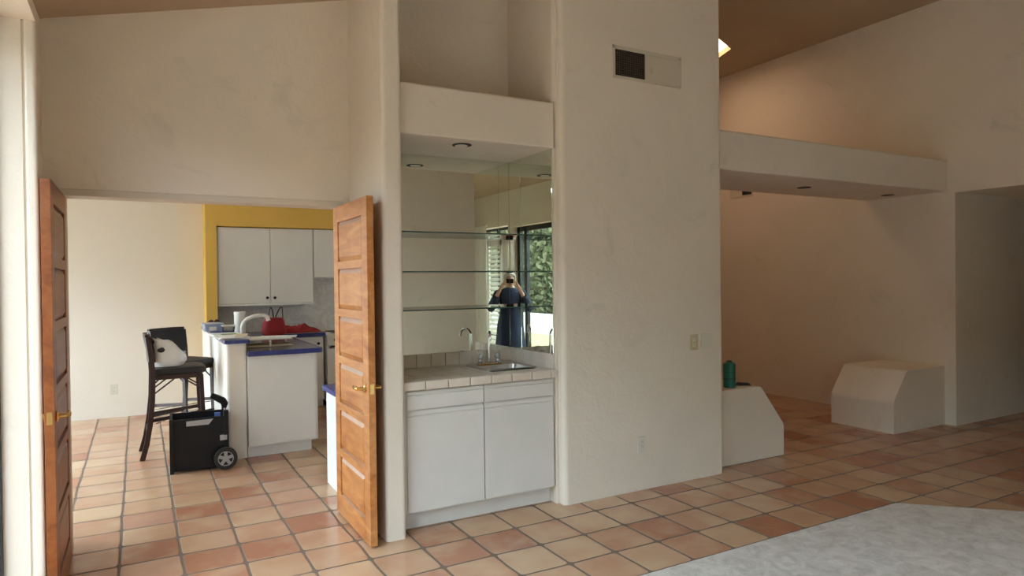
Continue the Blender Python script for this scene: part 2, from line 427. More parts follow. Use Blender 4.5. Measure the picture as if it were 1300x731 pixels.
# recess wall over the double doors, with the openings' side stubs
rw = MB()
rw.box(-0.47, 1.29, 4.6, 4.75, 2.117, 3.75)
rw.box(-0.47, -0.392, 4.6, 4.75, 0, 2.117); rw.box(1.24, 1.29, 4.6, 4.75, 0, 2.117)
struct('wall_recess', rw, 'stucco', 'stucco wall above the kitchen double doors', 'wall')
tf = MB(); tf.box(-0.392, 1.24, 4.592, 4.76, 2.077, 2.117, 0.004); tf.box(-0.392, -0.360, 4.6, 4.76, 0, 2.077); tf.box(1.212, 1.24, 4.6, 4.76, 0, 2.077)
struct('trim_2', tf, 'paintframe', 'painted door frame of the kitchen double doors', 'door frame')
# column between recess and bar niche
struct('wall_column', MB().prism(roundpoly([(1.282, FY), (1.408, FY), (1.408, 4.75), (1.282, 4.75)], [.03, .03, 0, 0]), 0, 3.8), 'stucco', 'narrow stucco column left of the bar', 'wall', smooth=True)
# niche back wall and the pillar
struct('wall_niche', MB().box(1.408, 2.56, 4.59, 4.75, 0, 4.1), 'stucco', 'stucco back wall of the bar niche', 'wall')
pl = MB().prism(roundpoly([(2.556, FY), (4.078, FY), (4.078, 4.75), (2.535, 4.75)], [.04, .03, 0, 0]), 0, 4.5)
struct('wall_pillar', pl, 'stucco', 'tall white stucco wall block right of the bar', 'wall', smooth=True)
# header box of the bar niche
hd = MB().prism(roundpoly([(3.955, 2.48), (3.955, 2.80), (4.59, 2.80), (4.59, 2.48)], [.012, .02, 0, 0]), 1.408, 2.54, axis=0)
struct('trim_3', hd, 'stucco', 'stucco header over the bar niche', 'header', smooth=True)
# right wall, stepping in over the hallway opening
w = MB()
w.prism([(-2.4, 0), (2.2, 0), (2.2, 2.42), (3.865, 2.42), (3.865, 0), (7.8, 0), (7.8, 4.6), (-2.4, 4.6)], WX, WX + .22, axis=0)
struct('wall_right', w, 'stucco', 'high stucco wall on the right', 'wall')
h = MB()
h.box(WX + .22, 11.2, 3.865, 4.05, 0, 2.6); h.box(WX + .22, 11.2, 2.0, 2.2, 0, 2.6); h.box(11.0, 11.2, 2.2, 3.865, 0, 2.6)
h.box(WX + .22, 11.2, 2.0, 4.05, 2.42, 2.6)
struct('wall_hallway', h, 'stucco', 'shaded stucco walls of the hallway', 'wall')
# alcove behind the pillar
w = MB()
w.box(4.0, 7.65, 7.6, 7.8, 0, 4.6)
struct('wall_alcove_back', w, 'stucco', 'stucco back wall of the alcove', 'wall')
struct('wall_alcove_left', MB().box(3.9, 4.078, 4.75, 7.8, 0, 4.6), 'stucco', 'stucco wall between the alcove and the kitchen', 'wall')
# rear wall with a shuttered window and big windows
w = MB()
w.box(-0.62, 0.9, -2.4, -2.2, 0, 4.6); w.box(3.9, 7.65, -2.4, -2.2, 0, 4.6); w.box(.9, 3.9, -2.4, -2.2, 2.5, 4.6);
struct('wall_rear', w, 'stucco', 'stucco wall behind the camera', 'wall')
# kitchen shell
struct('wall_kitchen_back', MB().box(-2.6, 4.1, 9.24, 9.4, 0, 2.8), 'stucco_far', 'cream back wall of the kitchen', 'wall')
w = MB(); w.box(-2.6, -2.4, 4.6, 5.0, 0, 2.8); w.box(-2.6, -2.4, 9.0, 9.4, 0, 2.8); w.box(-2.6, -2.4, 5.0, 9.0, 2.66, 2.8)
struct('wall_kitchen_left', w, 'stucco_far', 'kitchen wall with the side window', 'wall')
struct('wall_kitchen_front', MB().box(-2.6, -0.62, 4.6, 4.75, 0, 2.8), 'stucco_far', 'kitchen side of the room wall', 'wall')
struct('wall_kitchen_right', MB().box(3.6, 3.9, 4.75, 9.4, 0, 2.8), 'stucco_far', 'right wall of the kitchen', 'wall')
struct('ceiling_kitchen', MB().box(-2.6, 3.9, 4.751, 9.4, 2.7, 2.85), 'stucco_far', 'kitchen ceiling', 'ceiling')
yw = MB()
yw.box(.716, .84, 8.88, 9.24, 0, 2.27); yw.box(.716, 3.6, 8.88, 9.24, 2.27, 2.7)
struct('trim_4', yw, 'yellow', 'yellow painted surround of the kitchen cabinets', 'surround')
struct('wall_splash', MB().box(.84, 3.6, 9.225, 9.24, .94, 2.27), 'splash', 'grey marble tile splashback of the kitchen', 'splashback')

# beam across the alcove
bm_ = MB().prism(roundpoly([(3.935, 2.44), (3.935, 2.765), (4.84, 2.765), (4.84, 2.44)], [.015, .025, .02, .015]), 4.078, WX, axis=0)
struct('trim_5', bm_, 'stucco', 'thick stucco beam across the alcove', 'beam', smooth=True)

# windows -------------------------------------------------------------
def window(n, x0, x1, y0, y1, z0, z1, mulls, label, fw=.05):
    """framed glazing; a wall along y (x0..x1 thin) or along x (y0..y1 thin)"""
    f = MB(); along_y = (y1 - y0) > (x1 - x0)
    f.box(x0, x1, y0, y1, z0, z0 + fw); f.box(x0, x1, y0, y1, z1 - fw, z1)
    if along_y:
        f.box(x0, x1, y0, y0 + fw, z0, z1); f.box(x0, x1, y1 - .022, y1, z0, z1)
        for a in mulls: f.box(x0, x1, a - fw / 2, a + fw / 2, z0, z1)
        g = MB().box((x0 + x1) / 2 - .003, (x0 + x1) / 2 + .003, y0 + .01, y1 - .01, z0 + .01, z1 - .01)
    else:
        for a in [x0 + fw / 2, x1 - fw / 2] + mulls: f.box(a - fw / 2, a + fw / 2, y0, y1, z0, z1)
        g = MB().box(x0 + .01, x1 - .01, (y0 + y1) / 2 - .003, (y0 + y1) / 2 + .003, z0 + .01, z1 - .01)
    o = struct('window_%d' % n, f, 'bronze', label, 'window')
    g.build('glass', 'pane', o)
    return o
window(1, -.625, -.567, 1.0, 3.885, 0.0, 2.816, [2.44], 'dark framed sliding glass door in the left wall')
window(2, -.61, -.55, -.72, .62, 0.0, 2.46, [-.45], 'dark framed glass door reflected in the bar mirror', .08)
window(5, .9, 3.9, -2.36, -2.30, 0.0, 2.5, [2.4], 'wide dark framed glass door in the rear wall')
window(3, -.61, -.57, -2.12, -.80, .12, 2.5, [-1.46], 'shuttered window in the left wall behind the camera')
window(4, -2.55, -2.49, 5.0, 9.0, 0, 2.66, [7.0], 'kitchen side window')

# baseboards: none in the photo.  carpet -----------------------------------
cp = MB().prism([(1.2, 2.745), (4.51, 2.745), (5.05, 2.215), (6.6, .665), (6.6, -1.6), (1.2, -1.6)], 0.0, 0.012)
tag(cp.build('carpet', 'carpet'), 'pale grey fitted carpet with a cut corner laid into the tile floor', 'carpet')

# ================================================================== DOORS
def panel_door(n, x0, x1, y0, y1, z0, z1, face, label, wood='wood'):
    """slab lying in a plane of constant x; raised panels on both sides; face=+1/-1 side the camera sees"""
    loc = ((x0 + x1) / 2, y1, 0)
    d = MB(); W_ = x1 - x0
    st = .105                                # stile width
    npan = 6; top = .105; rail = .05; bot = .13
    ph = (z1 - z0 - top - bot - rail * (npan - 1)) / npan
    d.box(x0, x1, y0, y0 + st, z0, z1, .002); d.box(x0, x1, y1 - st, y1, z0, z1, .002)
    d.box(x0, x1, y0 + st, y1 - st, z0, z0 + bot); d.box(x0, x1, y0 + st, y1 - st, z1 - top, z1)
    zs = []
    z = z0 + bot
    for i in range(npan):
        zs.append((z, z + ph)); z += ph
        if i < npan - 1: d.box(x0, x1, y0 + st, y1 - st, z, z + rail)
        z += rail
    o = struct('door_%d' % n, d, wood, label, 'door', loc=loc)
    for a, b in zs:
        m = MB(); xm = (x0 + x1) / 2; yy0, yy1 = y0 + st, y1 - st
        bv = .03
        for sgn in (-1, 1):                  # frustum panel: recessed lip rising to a raised field
            lo = xm + sgn * (W_ / 2 - .017); hi = xm + sgn * (W_ / 2 - .002)
            A = [(xm, yy0, a), (xm, yy1, a), (xm, yy1, b), (xm, yy0, b)]
            B = [(lo, yy0, a), (lo, yy1, a), (lo, yy1, b), (lo, yy0, b)]
            C_ = [(hi, yy0 + bv, a + bv), (hi, yy1 - bv, a + bv), (hi, yy1 - bv, b - bv), (hi, yy0 + bv, b - bv)]
            rings = [[m.bm.verts.new(p) for p in q] for q in (A, B, C_)]
            fs = []
            for q in range(2):
                for k in range(4): fs.append(m.bm.faces.new((rings[q][k], rings[q][(k + 1) % 4], rings[q + 1][(k + 1) % 4], rings[q + 1][k])))
            fs.append(m.bm.faces.new(rings[2])); fs.append(m.bm.faces.new(rings[0]))
            bmesh.ops.recalc_face_normals(m.bm, faces=fs)
        pn = m.build('door_panel', wood, o)
        pn.data.transform(Matrix.Translation(-Vector(loc)))
    # lever handles both sides, latch plate on the free edge
    hy, hz = y0 + .062, .935
    for sgn in (-1, 1):
        xs = x1 if sgn > 0 else x0
        m = MB()
        m.lathe([(.026, 0), (.027, .004), (.022, .009), (.012, .013), (.009, .045)], (xs, hy, hz), 20, (sgn, 0, 0))
        m.tube([(xs + sgn * .045, hy, hz), (xs + sgn * .05, hy + .012, hz + .001), (xs + sgn * .05, hy + .04, hz + .006), (xs + sgn * .047, hy + .085, hz - .004), (xs + sgn * .044, hy + .115, hz + .004)], [.010, .011, .009, .0085, .006], 10)
        q = m.build('handle', 'brass', o, True); q.data.transform(Matrix.Translation(-Vector(loc))); q['label'] = 'brass lever handle'
    m = MB().box((x0 + x1) / 2 - .012, (x0 + x1) / 2 + .012, y0 - .0015, y0 + .001, hz - .03, hz + .03)
    q = m.build('latch_plate', 'brass', o); q.data.transform(Matrix.Translation(-Vector(loc)))
    for hz_ in (.25, 1.03, 1.83):
        m = MB().tube([(x1 + .004 if face < 0 else x0 - .004, y1 + .004, hz_ - .045), (x1 + .004 if face < 0 else x0 - .004, y1 + .004, hz_ + .045)], .006, 8)
        q = m.build('hinge', 'brass', o); q.data.transform(Matrix.Translation(-Vector(loc)))
    return o
panel_door(1, 1.166, 1.208, 3.835, 4.596, .012, 2.067, -1, 'orange wood panelled door on the right, standing open beside the bar')
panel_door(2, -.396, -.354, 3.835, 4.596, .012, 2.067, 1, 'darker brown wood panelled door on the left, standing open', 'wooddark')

# ================================================================== BAR NICHE
cab = thing('bar_cabinet', 'white built-in bar cabinet with two drawers over two doors under the sink', 'cabinet', (1.98, 4.25, 0))
def part(mb, name, mat, parent, smooth=False):
    """part given in world coordinates, parent an object without rotation or with a set matrix"""
    bpy.context.view_layer.update() if False else None
    inv = (Matrix.Translation(parent_world(parent)) @ Matrix.Rotation(parent_rz(parent), 4, 'Z')).inverted()
    mb.xform(inv)
    return mb.build(name, mat, parent, smooth)
def parent_world(p):
    v = Vector(p.location)
    q = p.parent
    while q: v += Vector(q.location); q = q.parent
    return v
def parent_rz(p):
    r = 0
    while p: r += p.rotation_euler[2]; p = p.parent
    return r
CY = 3.955
part(MB().box(1.412, 2.53, CY + .02, 4.585, .125, .79).box(1.412, 2.53, CY + .02, CY + .04, .7901, .895), 'carcass', 'greywhite', cab)
part(MB().box(1.412, 2.53, 4.035, 4.585, 0.0, .125), 'toe_kick', 'greywhite', cab)
def front(x0, x1, z0, z1, name):
    """slab front with a bevelled finger lip along its top"""
    lip = .030
    p = [(CY, z0), (CY, z1 - lip - .006), (CY + .007, z1 - lip - .001), (CY + .001, z1 - lip + .004), (CY + .002, z1 - .012), (CY + .012, z1), (CY + .02, z1), (CY + .02, z0)]
    return part(MB().prism(p, x0, x1, axis=0), name, 'greywhite', cab)
front(1.442, 1.972, .765, .885, 'drawer'); front(1.980, 2.513, .765, .885, 'drawer')
front(1.442, 1.972, .125, .755, 'door'); front(1.980, 2.513, .125, .755, 'door')
part(MB().box(1.412, 1.4405, CY + .006, CY + .03, .125, .893), 'filler_strip', 'greywhite', cab)
part(MB().box(1.972, 1.980, CY + .017, CY + .022, .125, .893), 'gap_strip', 'gap', cab)
# tiled counter with sink cut-out
ct = thing('tiled_bar_counter', 'cream tiled bar countertop with tiled upstand below the mirror', 'countertop', (1.98, 4.25, .90))
g = MB()
SX0, SX1, SY0, SY1 = 2.10, 2.475, 4.13, 4.47
for a in ((1.41, SX0, 3.945, 4.588), (SX1, 2.532, 3.945, 4.588), (SX0, SX1, 3.945, SY0), (SX0, SX1, SY1, 4.588)):
    g.box(a[0], a[1], a[2], a[3], .897, .934)
part(g, 'grout_bed', 'bargrout', ct)
t = MB(); tw = .1545
for i in range(8):
    x0 = 1.41 + i * tw; x1 = min(x0 + tw - .005, 2.531)
    if x0 > 2.50: continue
    t.box(x0, x1, 3.932, 3.95, .886, .941, .006, 3)          # front edge trim tile
    for j in range(5):
        y0 = 3.951 + j * .13; y1 = min(y0 + .126, 4.575)
        if y1 - y0 < .02: continue
        # skip what the sink covers
        xs = [(x0, x1)]
        if y1 > SY0 and y0 < SY1:
            xs = [(x0, min(x1, SX0)), (max(x0, SX1), x1)]
        for a, b in xs:
            if b - a > .01: t.box(a, b, y0, y1, .93, .941, .003, 2)
part(t, 'counter_tiles', 'tile', ct)
t = MB()
for i in range(10):
    x0 = 1.41 + i * .1125; t.box(x0, min(x0 + .1085, 2.53), 4.573, 4.588, .941, 1.036, .003, 2)
for j in range(6):
    y0 = 3.96 + j * .103; t.box(2.517, 2.532, y0, min(y0 + .099, 4.572), .941, 1.044, .003, 2)
part(t, 'upstand_tiles', 'tile', ct)
# mirrors
mr = tag(MB().box(1.41, 2.531, 4.577, 4.588, 1.038, 2.478).build('back_mirror', 'mirror'), 'large wall mirror on the back of the bar niche', 'mirror')
for (a, b, lab) in ((3.962, 4.398, 'narrow side mirror panel at the front edge of the bar niche'), (4.402, 4.575, 'narrow side mirror panel next to the niche corner')):
    o = tag(MB().box(2.523, 2.534, a, b, 1.046, 2.478, .0015, 1).build('side_mirror', 'mirror'), lab, 'mirror')
struct('trim_6', MB().box(2.534, 2.552, 3.95, 4.59, 0.0, 2.48), 'stucco', 'stucco lining of the bar niche', 'wall lining')
struct('trim_7', MB().prism([(2.545, 3.93), (2.56, 3.93), (2.545, 4.59), (2.533, 4.59), (2.533, 3.96)], 2.80, 3.9), 'stucco', 'stucco lining above the bar header', 'wall lining')
for z, lab in ((1.90, 'top glass shelf in front of the bar mirror'), (1.63, 'middle glass shelf in front of the bar mirror'), (1.367, 'lowest glass shelf in front of the bar mirror')):
    sh = thing('glass_shelf', lab, 'shelf', (1.97, 4.44, z), group='glass shelves of the bar')
    part(MB().box(1.41, 2.521, 4.304, 4.575, z - .004, z + .004), 'glass_pane', 'shelf', sh)
    part(MB().box(1.41, 2.521, 4.300, 4.304, z - .004, z + .004), 'polished_edge', 'shelfedge', sh)
# sink
sk_ = thing('bar_sink', 'small square stainless bar sink set in the tiled counter', 'sink', ((SX0 + SX1) / 2, (SY0 + SY1) / 2, .94))
m = MB(); bx0, bx1, by0, by1 = SX0 + .03, SX1 - .03, SY0 + .03, SY1 - .09
rim = roundpoly([(SX0 - .012, SY0 - .012), (SX1 + .012, SY0 - .012), (SX1 + .012, SY1 + .012), (SX0 - .012, SY1 + .012)], [.03] * 4, 4)
inn = roundpoly([(bx0, by0), (bx1, by0), (bx1, by1), (bx0, by1)], [.05] * 4, 4)
lo = roundpoly([(bx0 + .02, by0 + .02), (bx1 - .02, by0 + .02), (bx1 - .02, by1 - .02), (bx0 + .02, by1 - .02)], [.05] * 4, 4)
vr = [[m.bm.verts.new((p[0], p[1], z)) for p in q] for q, z in ((rim, .941), (rim, .946), (inn, .9445), (lo, .80))]
for q in range(3):
    n_ = len(vr[0])
    for k in range(n_): m.bm.faces.new((vr[q][k], vr[q][(k + 1) % n_], vr[q + 1][(k + 1) % n_], vr[q + 1][k]))
m.bm.faces.new(vr[3]); bmesh.ops.recalc_face_normals(m.bm, faces=m.bm.faces)
part(m, 'basin', 'steel', sk_, True)
part(MB().lathe([(.028, 0), (.028, .004), (.018, .005)], ((bx0 + bx1) / 2, (by0 + by1) / 2, .80), 20), 'drain', 'chrome', sk_, True)
fc = thing('bar_faucet', 'chrome gooseneck faucet with two round handles at the back of the bar sink', 'faucet', (2.255, 4.43, .945))
fx, fy = 2.255, 4.425
part(MB().box(fx - .095, fx + .095, fy - .022, fy + .022, .945, .957, .005, 3), 'base_plate', 'brass', fc, True)
pts = [(fx, fy, .955), (fx, fy, 1.14)] + [(fx - .02 * (1 - math.cos(a)), fy - .052 * (1 - math.cos(a)), 1.14 + .052 * math.sin(a)) for a in [R_(k * 18) for k in range(1, 10)]] + [(fx - .04, fy - .104, 1.13)]
part(MB().tube(pts, [.009] * (len(pts) - 1) + [.0085], 12), 'spout', 'chrome', fc, True)
for sx in (-.072, .072):
    hn = part(MB().lathe([(.02, 0), (.02, .006), (.012, .012), (.012, .032)], (fx + sx, fy, .957), 16), 'handle_stem', 'chrome', fc, True)
    k = MB().lathe([(.012, .030), (.023, .036), (.024, .058), (.017, .068), (.001, .070)], (fx + sx, fy, .957), 12)
    part(k, 'knob', 'silver', fc, True)

# recessed downlights -------------------------------------------------------
def downlight(x, y, z, label, r=.062, grp=None):
    t_ = thing('recessed_downlight', label, 'light', (x, y, z), group=grp)
    part(MB().lathe([(r, 0.0), (r, -.003), (r - .008, -.004), (r - .010, -.001)], (x, y, z), 28, cap=False), 'trim_ring', 'dark', t_, True)
    part(MB().lathe([(r - .008, -.001), (r - .009, -.0035), (.001, -.0035)], (x, y, z), 28), 'dark_baffle', 'dark', t_, True)
    part(MB().lathe([(r * .66, -.0036), (r * .62, -.007), (.001, -.009)], (x, y + .012, z), 20), 'bulb_face', 'plate' if grp is None else 'bronze', t_, True)
downlight(1.923, 4.135, 2.48, 'recessed downlight in the soffit above the bar mirror', .066)
downlight(5.716, 4.377, 2.44, 'recessed downlight under the alcove beam, the one nearer the pillar', .066, 'downlights under the beam')
downlight(7.10, 4.395, 2.44, 'recessed downlight under the alcove beam, the one near the right wall', .066, 'downlights under the beam')

# ================================================================== WALL FITTINGS
v = thing('air_vent', 'air vent high on the pillar, half dark grille and half painted plate', 'vent', (3.33, FY, 3.13))
fr = MB()
fr.box(3.003, 3.655, FY - .008, FY, 3.222, 3.250, .003); fr.box(3.003, 3.655, FY - .008, FY, 3.012, 3.035, .003)
fr.box(3.003, 3.026, FY - .008, FY, 3.012, 3.25, .003); fr.box(3.632, 3.655, FY - .008, FY, 3.012, 3.25, .003); fr.box(3.300, 3.345, FY - .007, FY, 3.03, 3.225)
part(fr, 'frame', 'ventpaint', v)
part(MB().box(3.026, 3.302, FY - .002, FY - .0005, 3.034, 3.222), 'duct_opening', 'dark', v)
gm = MB()
for k in range(11): gm.box(3.026, 3.302, FY - .006, FY - .003, 3.046 + k * .0165, 3.0475 + k * .0165 + .001)
for k in range(13): gm.box(3.044 + k * .0205, 3.046 + k * .0205, FY - .006, FY - .003, 3.034, 3.222)
part(gm, 'grille_bars', plain('bronze_grille', (0.10, 0.075, 0.055), 0.5), v)
pm = MB().box(3.345, 3.632, FY - .005, FY - .001, 3.034, 3.222)
for k in range(3): pm.box(3.352 + k * .012, 3.356 + k * .012, FY - .008, FY - .004, 3.09, 3.13)
part(pm, 'blanking_plate', 'ventpaint', v)

def plate(name, label, cat, c, w_, h_, n, mat, kind, axis='y', matk=None):
    """cover plate on a wall facing -y (axis y) or -x (axis x)"""
    t_ = thing(name, label, cat, c)
    cx, cy, cz = c
    def bx(a0, a1, z0, z1, d0, d1, bev=.0):
        return MB().box(cx + a0, cx + a1, cy - d1, cy - d0, cz + z0, cz + z1, bev) if axis == 'y' else MB().box(cx - d1, cx - d0, cy + a0, cy + a1, cz + z0, cz + z1, bev)
    part(bx(-w_ / 2, w_ / 2, -h_ / 2, h_ / 2, 0, .006, .002), 'cover_plate', mat, t_)
    for i in range(n):
        o_ = (i - (n - 1) / 2) * .046
        if kind == 'rocker': part(bx(o_ - .0165, o_ + .0165, -.033, .033, .006, .010, .0015), 'rocker', matk or mat, t_)
        if kind == 'toggle': part(bx(o_ - .004, o_ + .004, -.002, .014, .006, .016, .0015), 'toggle', matk or mat, t_)
        if kind == 'socket':
            for s_ in (-.020, .020):
                part(bx(o_ - .0165, o_ + .0165, s_ - .0135, s_ + .0135, .006, .009, .002), 'socket', matk or mat, t_)
                sl = MB()
                for d_ in (-.006, .006):
                    b_ = bx(o_ + d_ - .001, o_ + d_ + .001, s_ - .003, s_ + .005, .009, .0095)
                    me_ = bpy.data.meshes.new('x'); b_.bm.to_mesh(me_); sl.bm.from_mesh(me_); b_.bm.free()
                part(sl, 'slots', 'dark', t_)
    return t_
plate('wall_outlet', 'yellowed power outlet beside the light switches on the pillar', 'outlet', (3.765, FY, 1.066), .080, .122, 1, 'ivory', 'socket', matk='plate')
plate('light_switch', 'double rocker light switch near the right edge of the pillar', 'switch', (3.895, FY, 1.068), .128, .118, 2, 'plate', 'rocker')
plate('wall_outlet', 'ivory power outlet low on the pillar near the floor', 'outlet', (3.238, FY, .339), .075, .122, 1, 'plate', 'socket')
plate('light_switch', 'cream light switch on the shaded hallway wall', 'switch', (7.545 + .13, 3.865, 1.056), .075, .12, 1, 'plate', 'toggle')
plate('wall_outlet', 'white power outlet low on the kitchen wall left of the stools', 'outlet', (-.266, 9.24, .334), .075, .12, 1, 'plate', 'socket')
v = thing('air_vent', 'small air vent on the right wall just below the beam', 'vent', (WX, 6.68, 2.76))
fr = MB(); fr.box(WX - .008, WX, 6.48, 6.88, 2.815, 2.835); fr.box(WX - .008, WX, 6.48, 6.88, 2.695, 2.715); fr.box(WX - .008, WX, 6.48, 6.50, 2.715, 2.815); fr.box(WX - .008, WX, 6.86, 6.88, 2.715, 2.815); fr.box(WX - .006, WX, 6.665, 6.86, 2.715, 2.815)
part(fr, 'frame', 'paintframe', v); part(MB().box(WX - .003, WX - .001, 6.50, 6.665, 2.715, 2.815), 'duct_opening', 'dark', v)
gm = MB()
for k in range(6): gm.box(WX - .006, WX - .003, 6.50, 6.665, 2.727 + k * .015, 2.731 + k * .015)
part(gm, 'grille_bars', 'bronze', v)

# ================================================================== STUCCO BENCHES (bancos)
def banco(name, label, pts_xz, y0, y1, rad):
    o = MB().prism(roundpoly(pts_xz, rad, 4), y0, y1, axis=1)
    return o
b1 = banco('', '', [(4.078, 0), (4.955, 0), (4.955, .275), (4.665, .63), (4.078, .63)], 4.02, 4.66, [0, 0, .03, .03, 0]).build('stucco_bench', 'stucco', smooth=True)
tag(b1, 'white stucco block bench with a sloped shoulder, projecting from behind the pillar', 'bench')
b2 = banco('', '', [(WX, 0), (6.50, 0), (6.50, .315), (6.72, .612), (WX, .612)], 3.975, 4.66, [0, 0, .03, .03, 0]).build('stucco_bench', 'stucco', smooth=True)
tag(b2, 'white stucco block bench with a sloped side, standing against the right wall', 'bench')
# teal can and dark thing on the left bench
cn = thing('spray_can', 'dark green canister standing on the stucco bench beside the pillar', 'can', (4.405, 4.125, .63))
part(MB().lathe([(.001, 0), (.050, .001), (.052, .008), (.052, .195), (.046, .208), (.030, .212)], (4.405, 4.125, .63), 28), 'body', 'teal', cn, True)
part(MB().lathe([(.0525, .0), (.0525, .01)], (4.405, 4.125, .70), 28, cap=False), 'band', 'tealdark', cn, True)
part(MB().lathe([(.0525, .0), (.0525, .006)], (4.405, 4.125, .76), 28, cap=False), 'band', 'tealdark', cn, True)
part(MB().lathe([(.032, .209), (.032, .218), (.022, .222), (.022, .230), (.001, .232)], (4.405, 4.125, .63), 24), 'cap', 'tealdark', cn, True)
gl = MB()
for i in range(5):
    gl.tube([(4.50 + i * .012, 4.17 - i * .012, .638), (4.54 + i * .016, 4.15 - i * .01, .650 - i * .001), (4.575 + i * .008, 4.12 - i * .012, .636)], [.006, .011, .004], 8)
gl.ball((4.51, 4.18, .642), .026, 2, (1.3, .8, .45), .2)
tag(gl.build('work_glove', 'leather', smooth=True), 'crumpled black glove lying beside the green canister', 'glove')

# ================================================================== KITCHEN
def cab_door(t_, x0, x1, z0, z1, y, knob=None, name='door'):
    d = MB().box(x0, x1, y, y + .018, z0, z1, .003)
    o = part(d, name, 'white', t_)
    if knob:
        k = MB().lathe([(.006, 0), (.006, .012), (.017, .018), (.018, .026), (.010, .032), (.001, .033)], (knob[0], y, knob[1]), 18, (0, -1, 0))
        q = part(k, 'knob', 'navy', t_, True)
        q.parent = o; q['label'] = 'dark blue round knob'
    return o
u = thing('wall_cabinet', 'white double door kitchen wall cabinet with two dark blue knobs', 'cabinet', (1.43, 9.08, 1.295))
part(MB().box(.845, 2.0, 8.95, 9.224, 1.30, 2.262), 'carcass', 'white', u)
part(MB().box(.845, 2.0, 8.915, 8.95, 1.288, 1.315, .003), 'light_rail', 'white', u)
cab_door(u, .858, 1.463, 1.318, 2.255, 8.93, (1.422, 1.384)); cab_door(u, 1.469, 1.995, 1.318, 2.255, 8.93, (1.512, 1.382))
u = thing('wall_cabinet', 'shorter white wall cabinet over the range, mostly hidden by the open door', 'cabinet', (2.4, 9.08, 1.62))
part(MB().box(2.006, 2.78, 8.95, 9.224, 1.63, 2.262), 'carcass', 'white', u)
cab_door(u, 2.012, 2.39, 1.635, 2.255, 8.93); cab_door(u, 2.395, 2.775, 1.635, 2.255, 8.93)
# back run
bk = thing('base_cabinet', 'white kitchen base cabinet along the back wall with a blue knob on its drawer', 'cabinet', (1.7, 8.9, 0))
part(MB().box(1.47, 2.035, 8.59, 9.22, .1, .895), 'carcass', 'white', bk); part(MB().box(1.47, 2.035, 8.65, 9.22, 0, .1), 'toe_kick', 'white', bk)
cab_door(bk, 1.70, 2.03, .715, .888, 8.57, (1.965, .805), 'drawer'); cab_door(bk, 1.70, 2.03, .105, .705, 8.57, (1.74, .62))
tp = thing('blue_countertop', 'cobalt blue tiled countertop along the kitchen back wall', 'countertop', (1.6, 8.9, .9))
part(MB().box(.845, 2.05, 8.55, 9.22, .897, .939), 'slab', 'bluetop', tp); part(MB().box(1.46, 2.052, 8.538, 8.55, .893, .941, .004), 'edge', 'blue', tp)
# range
rg = thing('kitchen_range', 'white kitchen range beyond the open door', 'stove', (2.42, 8.9, 0))
part(MB().box(2.062, 2.80, 8.55, 9.21, .06, .915, .01), 'body', 'white', rg); part(MB().box(2.08, 2.78, 8.58, 9.2, 0, .06), 'plinth', 'dark', rg)
part(MB().box(2.062, 2.80, 8.50, 8.55, .13, .74, .008), 'oven_door', 'white', rg); part(MB().box(2.062, 2.80, 8.49, 8.56, .77, .915, .01), 'control_panel', 'plate', rg)
part(MB().tube([(2.10, 8.50, .75), (2.10, 8.46, .765), (2.76, 8.46, .765), (2.76, 8.50, .75)], .011, 10), 'oven_handle', 'dark', rg, True)
for k in range(4): part(MB().lathe([(.02, 0), (.018, .022), (.001, .023)], (2.16 + k * .18, 8.49, .845), 16, (0, -1, 0)), 'knob', 'dark', rg, True)
for k, (a, b_) in enumerate(((2.25, 8.72), (2.25, 9.02), (2.6, 8.72), (2.6, 9.02))):
    bb = MB()
    for q in range(4): bb.lathe([(.03 + q * .02 - .005, 0), (.03 + q * .02, .004), (.03 + q * .02 + .005, 0)], (a, b_, .917), 24, cap=False)
    part(bb, 'burner', 'dark', rg, True)
# half wall + its cap
struct('wall_half', MB().prism(roundpoly([(.666, 6.43), (.842, 6.43), (.842, 8.88), (.666, 8.88)], [.045, .03, 0, 0]), 0, 1.03), 'stucco_far', 'white half wall between dining space and kitchen', 'wall', smooth=True)
tp = thing('blue_ledge', 'cobalt blue tiled ledge on top of the kitchen half wall', 'ledge', (.75, 7.6, 1.03))
part(MB().prism(roundpoly([(.655, 6.405), (.868, 6.405), (.868, 8.878), (.655, 8.878)], [.02, .02, 0, 0]), 1.03, 1.060), 'slab', 'blue', tp)
# peninsula
pn = thing('peninsula_cabinet', 'white kitchen peninsula cabinet with a plain rounded end panel', 'cabinet', (1.15, 7.4, 0))
part(MB().prism(roundpoly([(.845, 6.385), (1.462, 6.385), (1.462, 8.54), (.845, 8.54)], [0, .05, 0, 0], 8), .105, .915), 'body', 'white', pn, True)
part(MB().prism(roundpoly([(.845, 6.445), (1.405, 6.445), (1.405, 8.54), (.845, 8.54)], [0, .01, 0, 0], 4), 0, .105), 'toe_kick', 'white', pn)
tp = thing('blue_countertop', 'cobalt blue edged tiled countertop of the kitchen peninsula', 'countertop', (1.15, 7.4, .915))
part(MB().prism(roundpoly([(.845, 6.36), (1.488, 6.36), (1.488, 8.536), (.845, 8.536)], [0, .05, 0, 0], 8), .915, .957), 'slab', 'bluetop', tp)
part(MB().prism(roundpoly([(.844, 6.345), (1.503, 6.345), (1.503, 8.536), (1.489, 8.536), (1.489, 6.36), (.844, 6.36)], [0, .06, 0, 0, .045, 0], 8), .9155, .959), 'edge', 'blue', tp, True)
# low desk cabinet behind the right door
dk = thing('desk_cabinet', 'low white cabinet with a blue top just behind the open right door', 'cabinet', (1.55, 5.05, 0))
part(MB().box(1.272, 1.85, 4.77, 5.30, 0, .725, .003), 'body', 'white', dk)
part(MB().box(1.245, 1.87, 4.765, 5.33, .725, .765, .006), 'top', 'blue', dk)

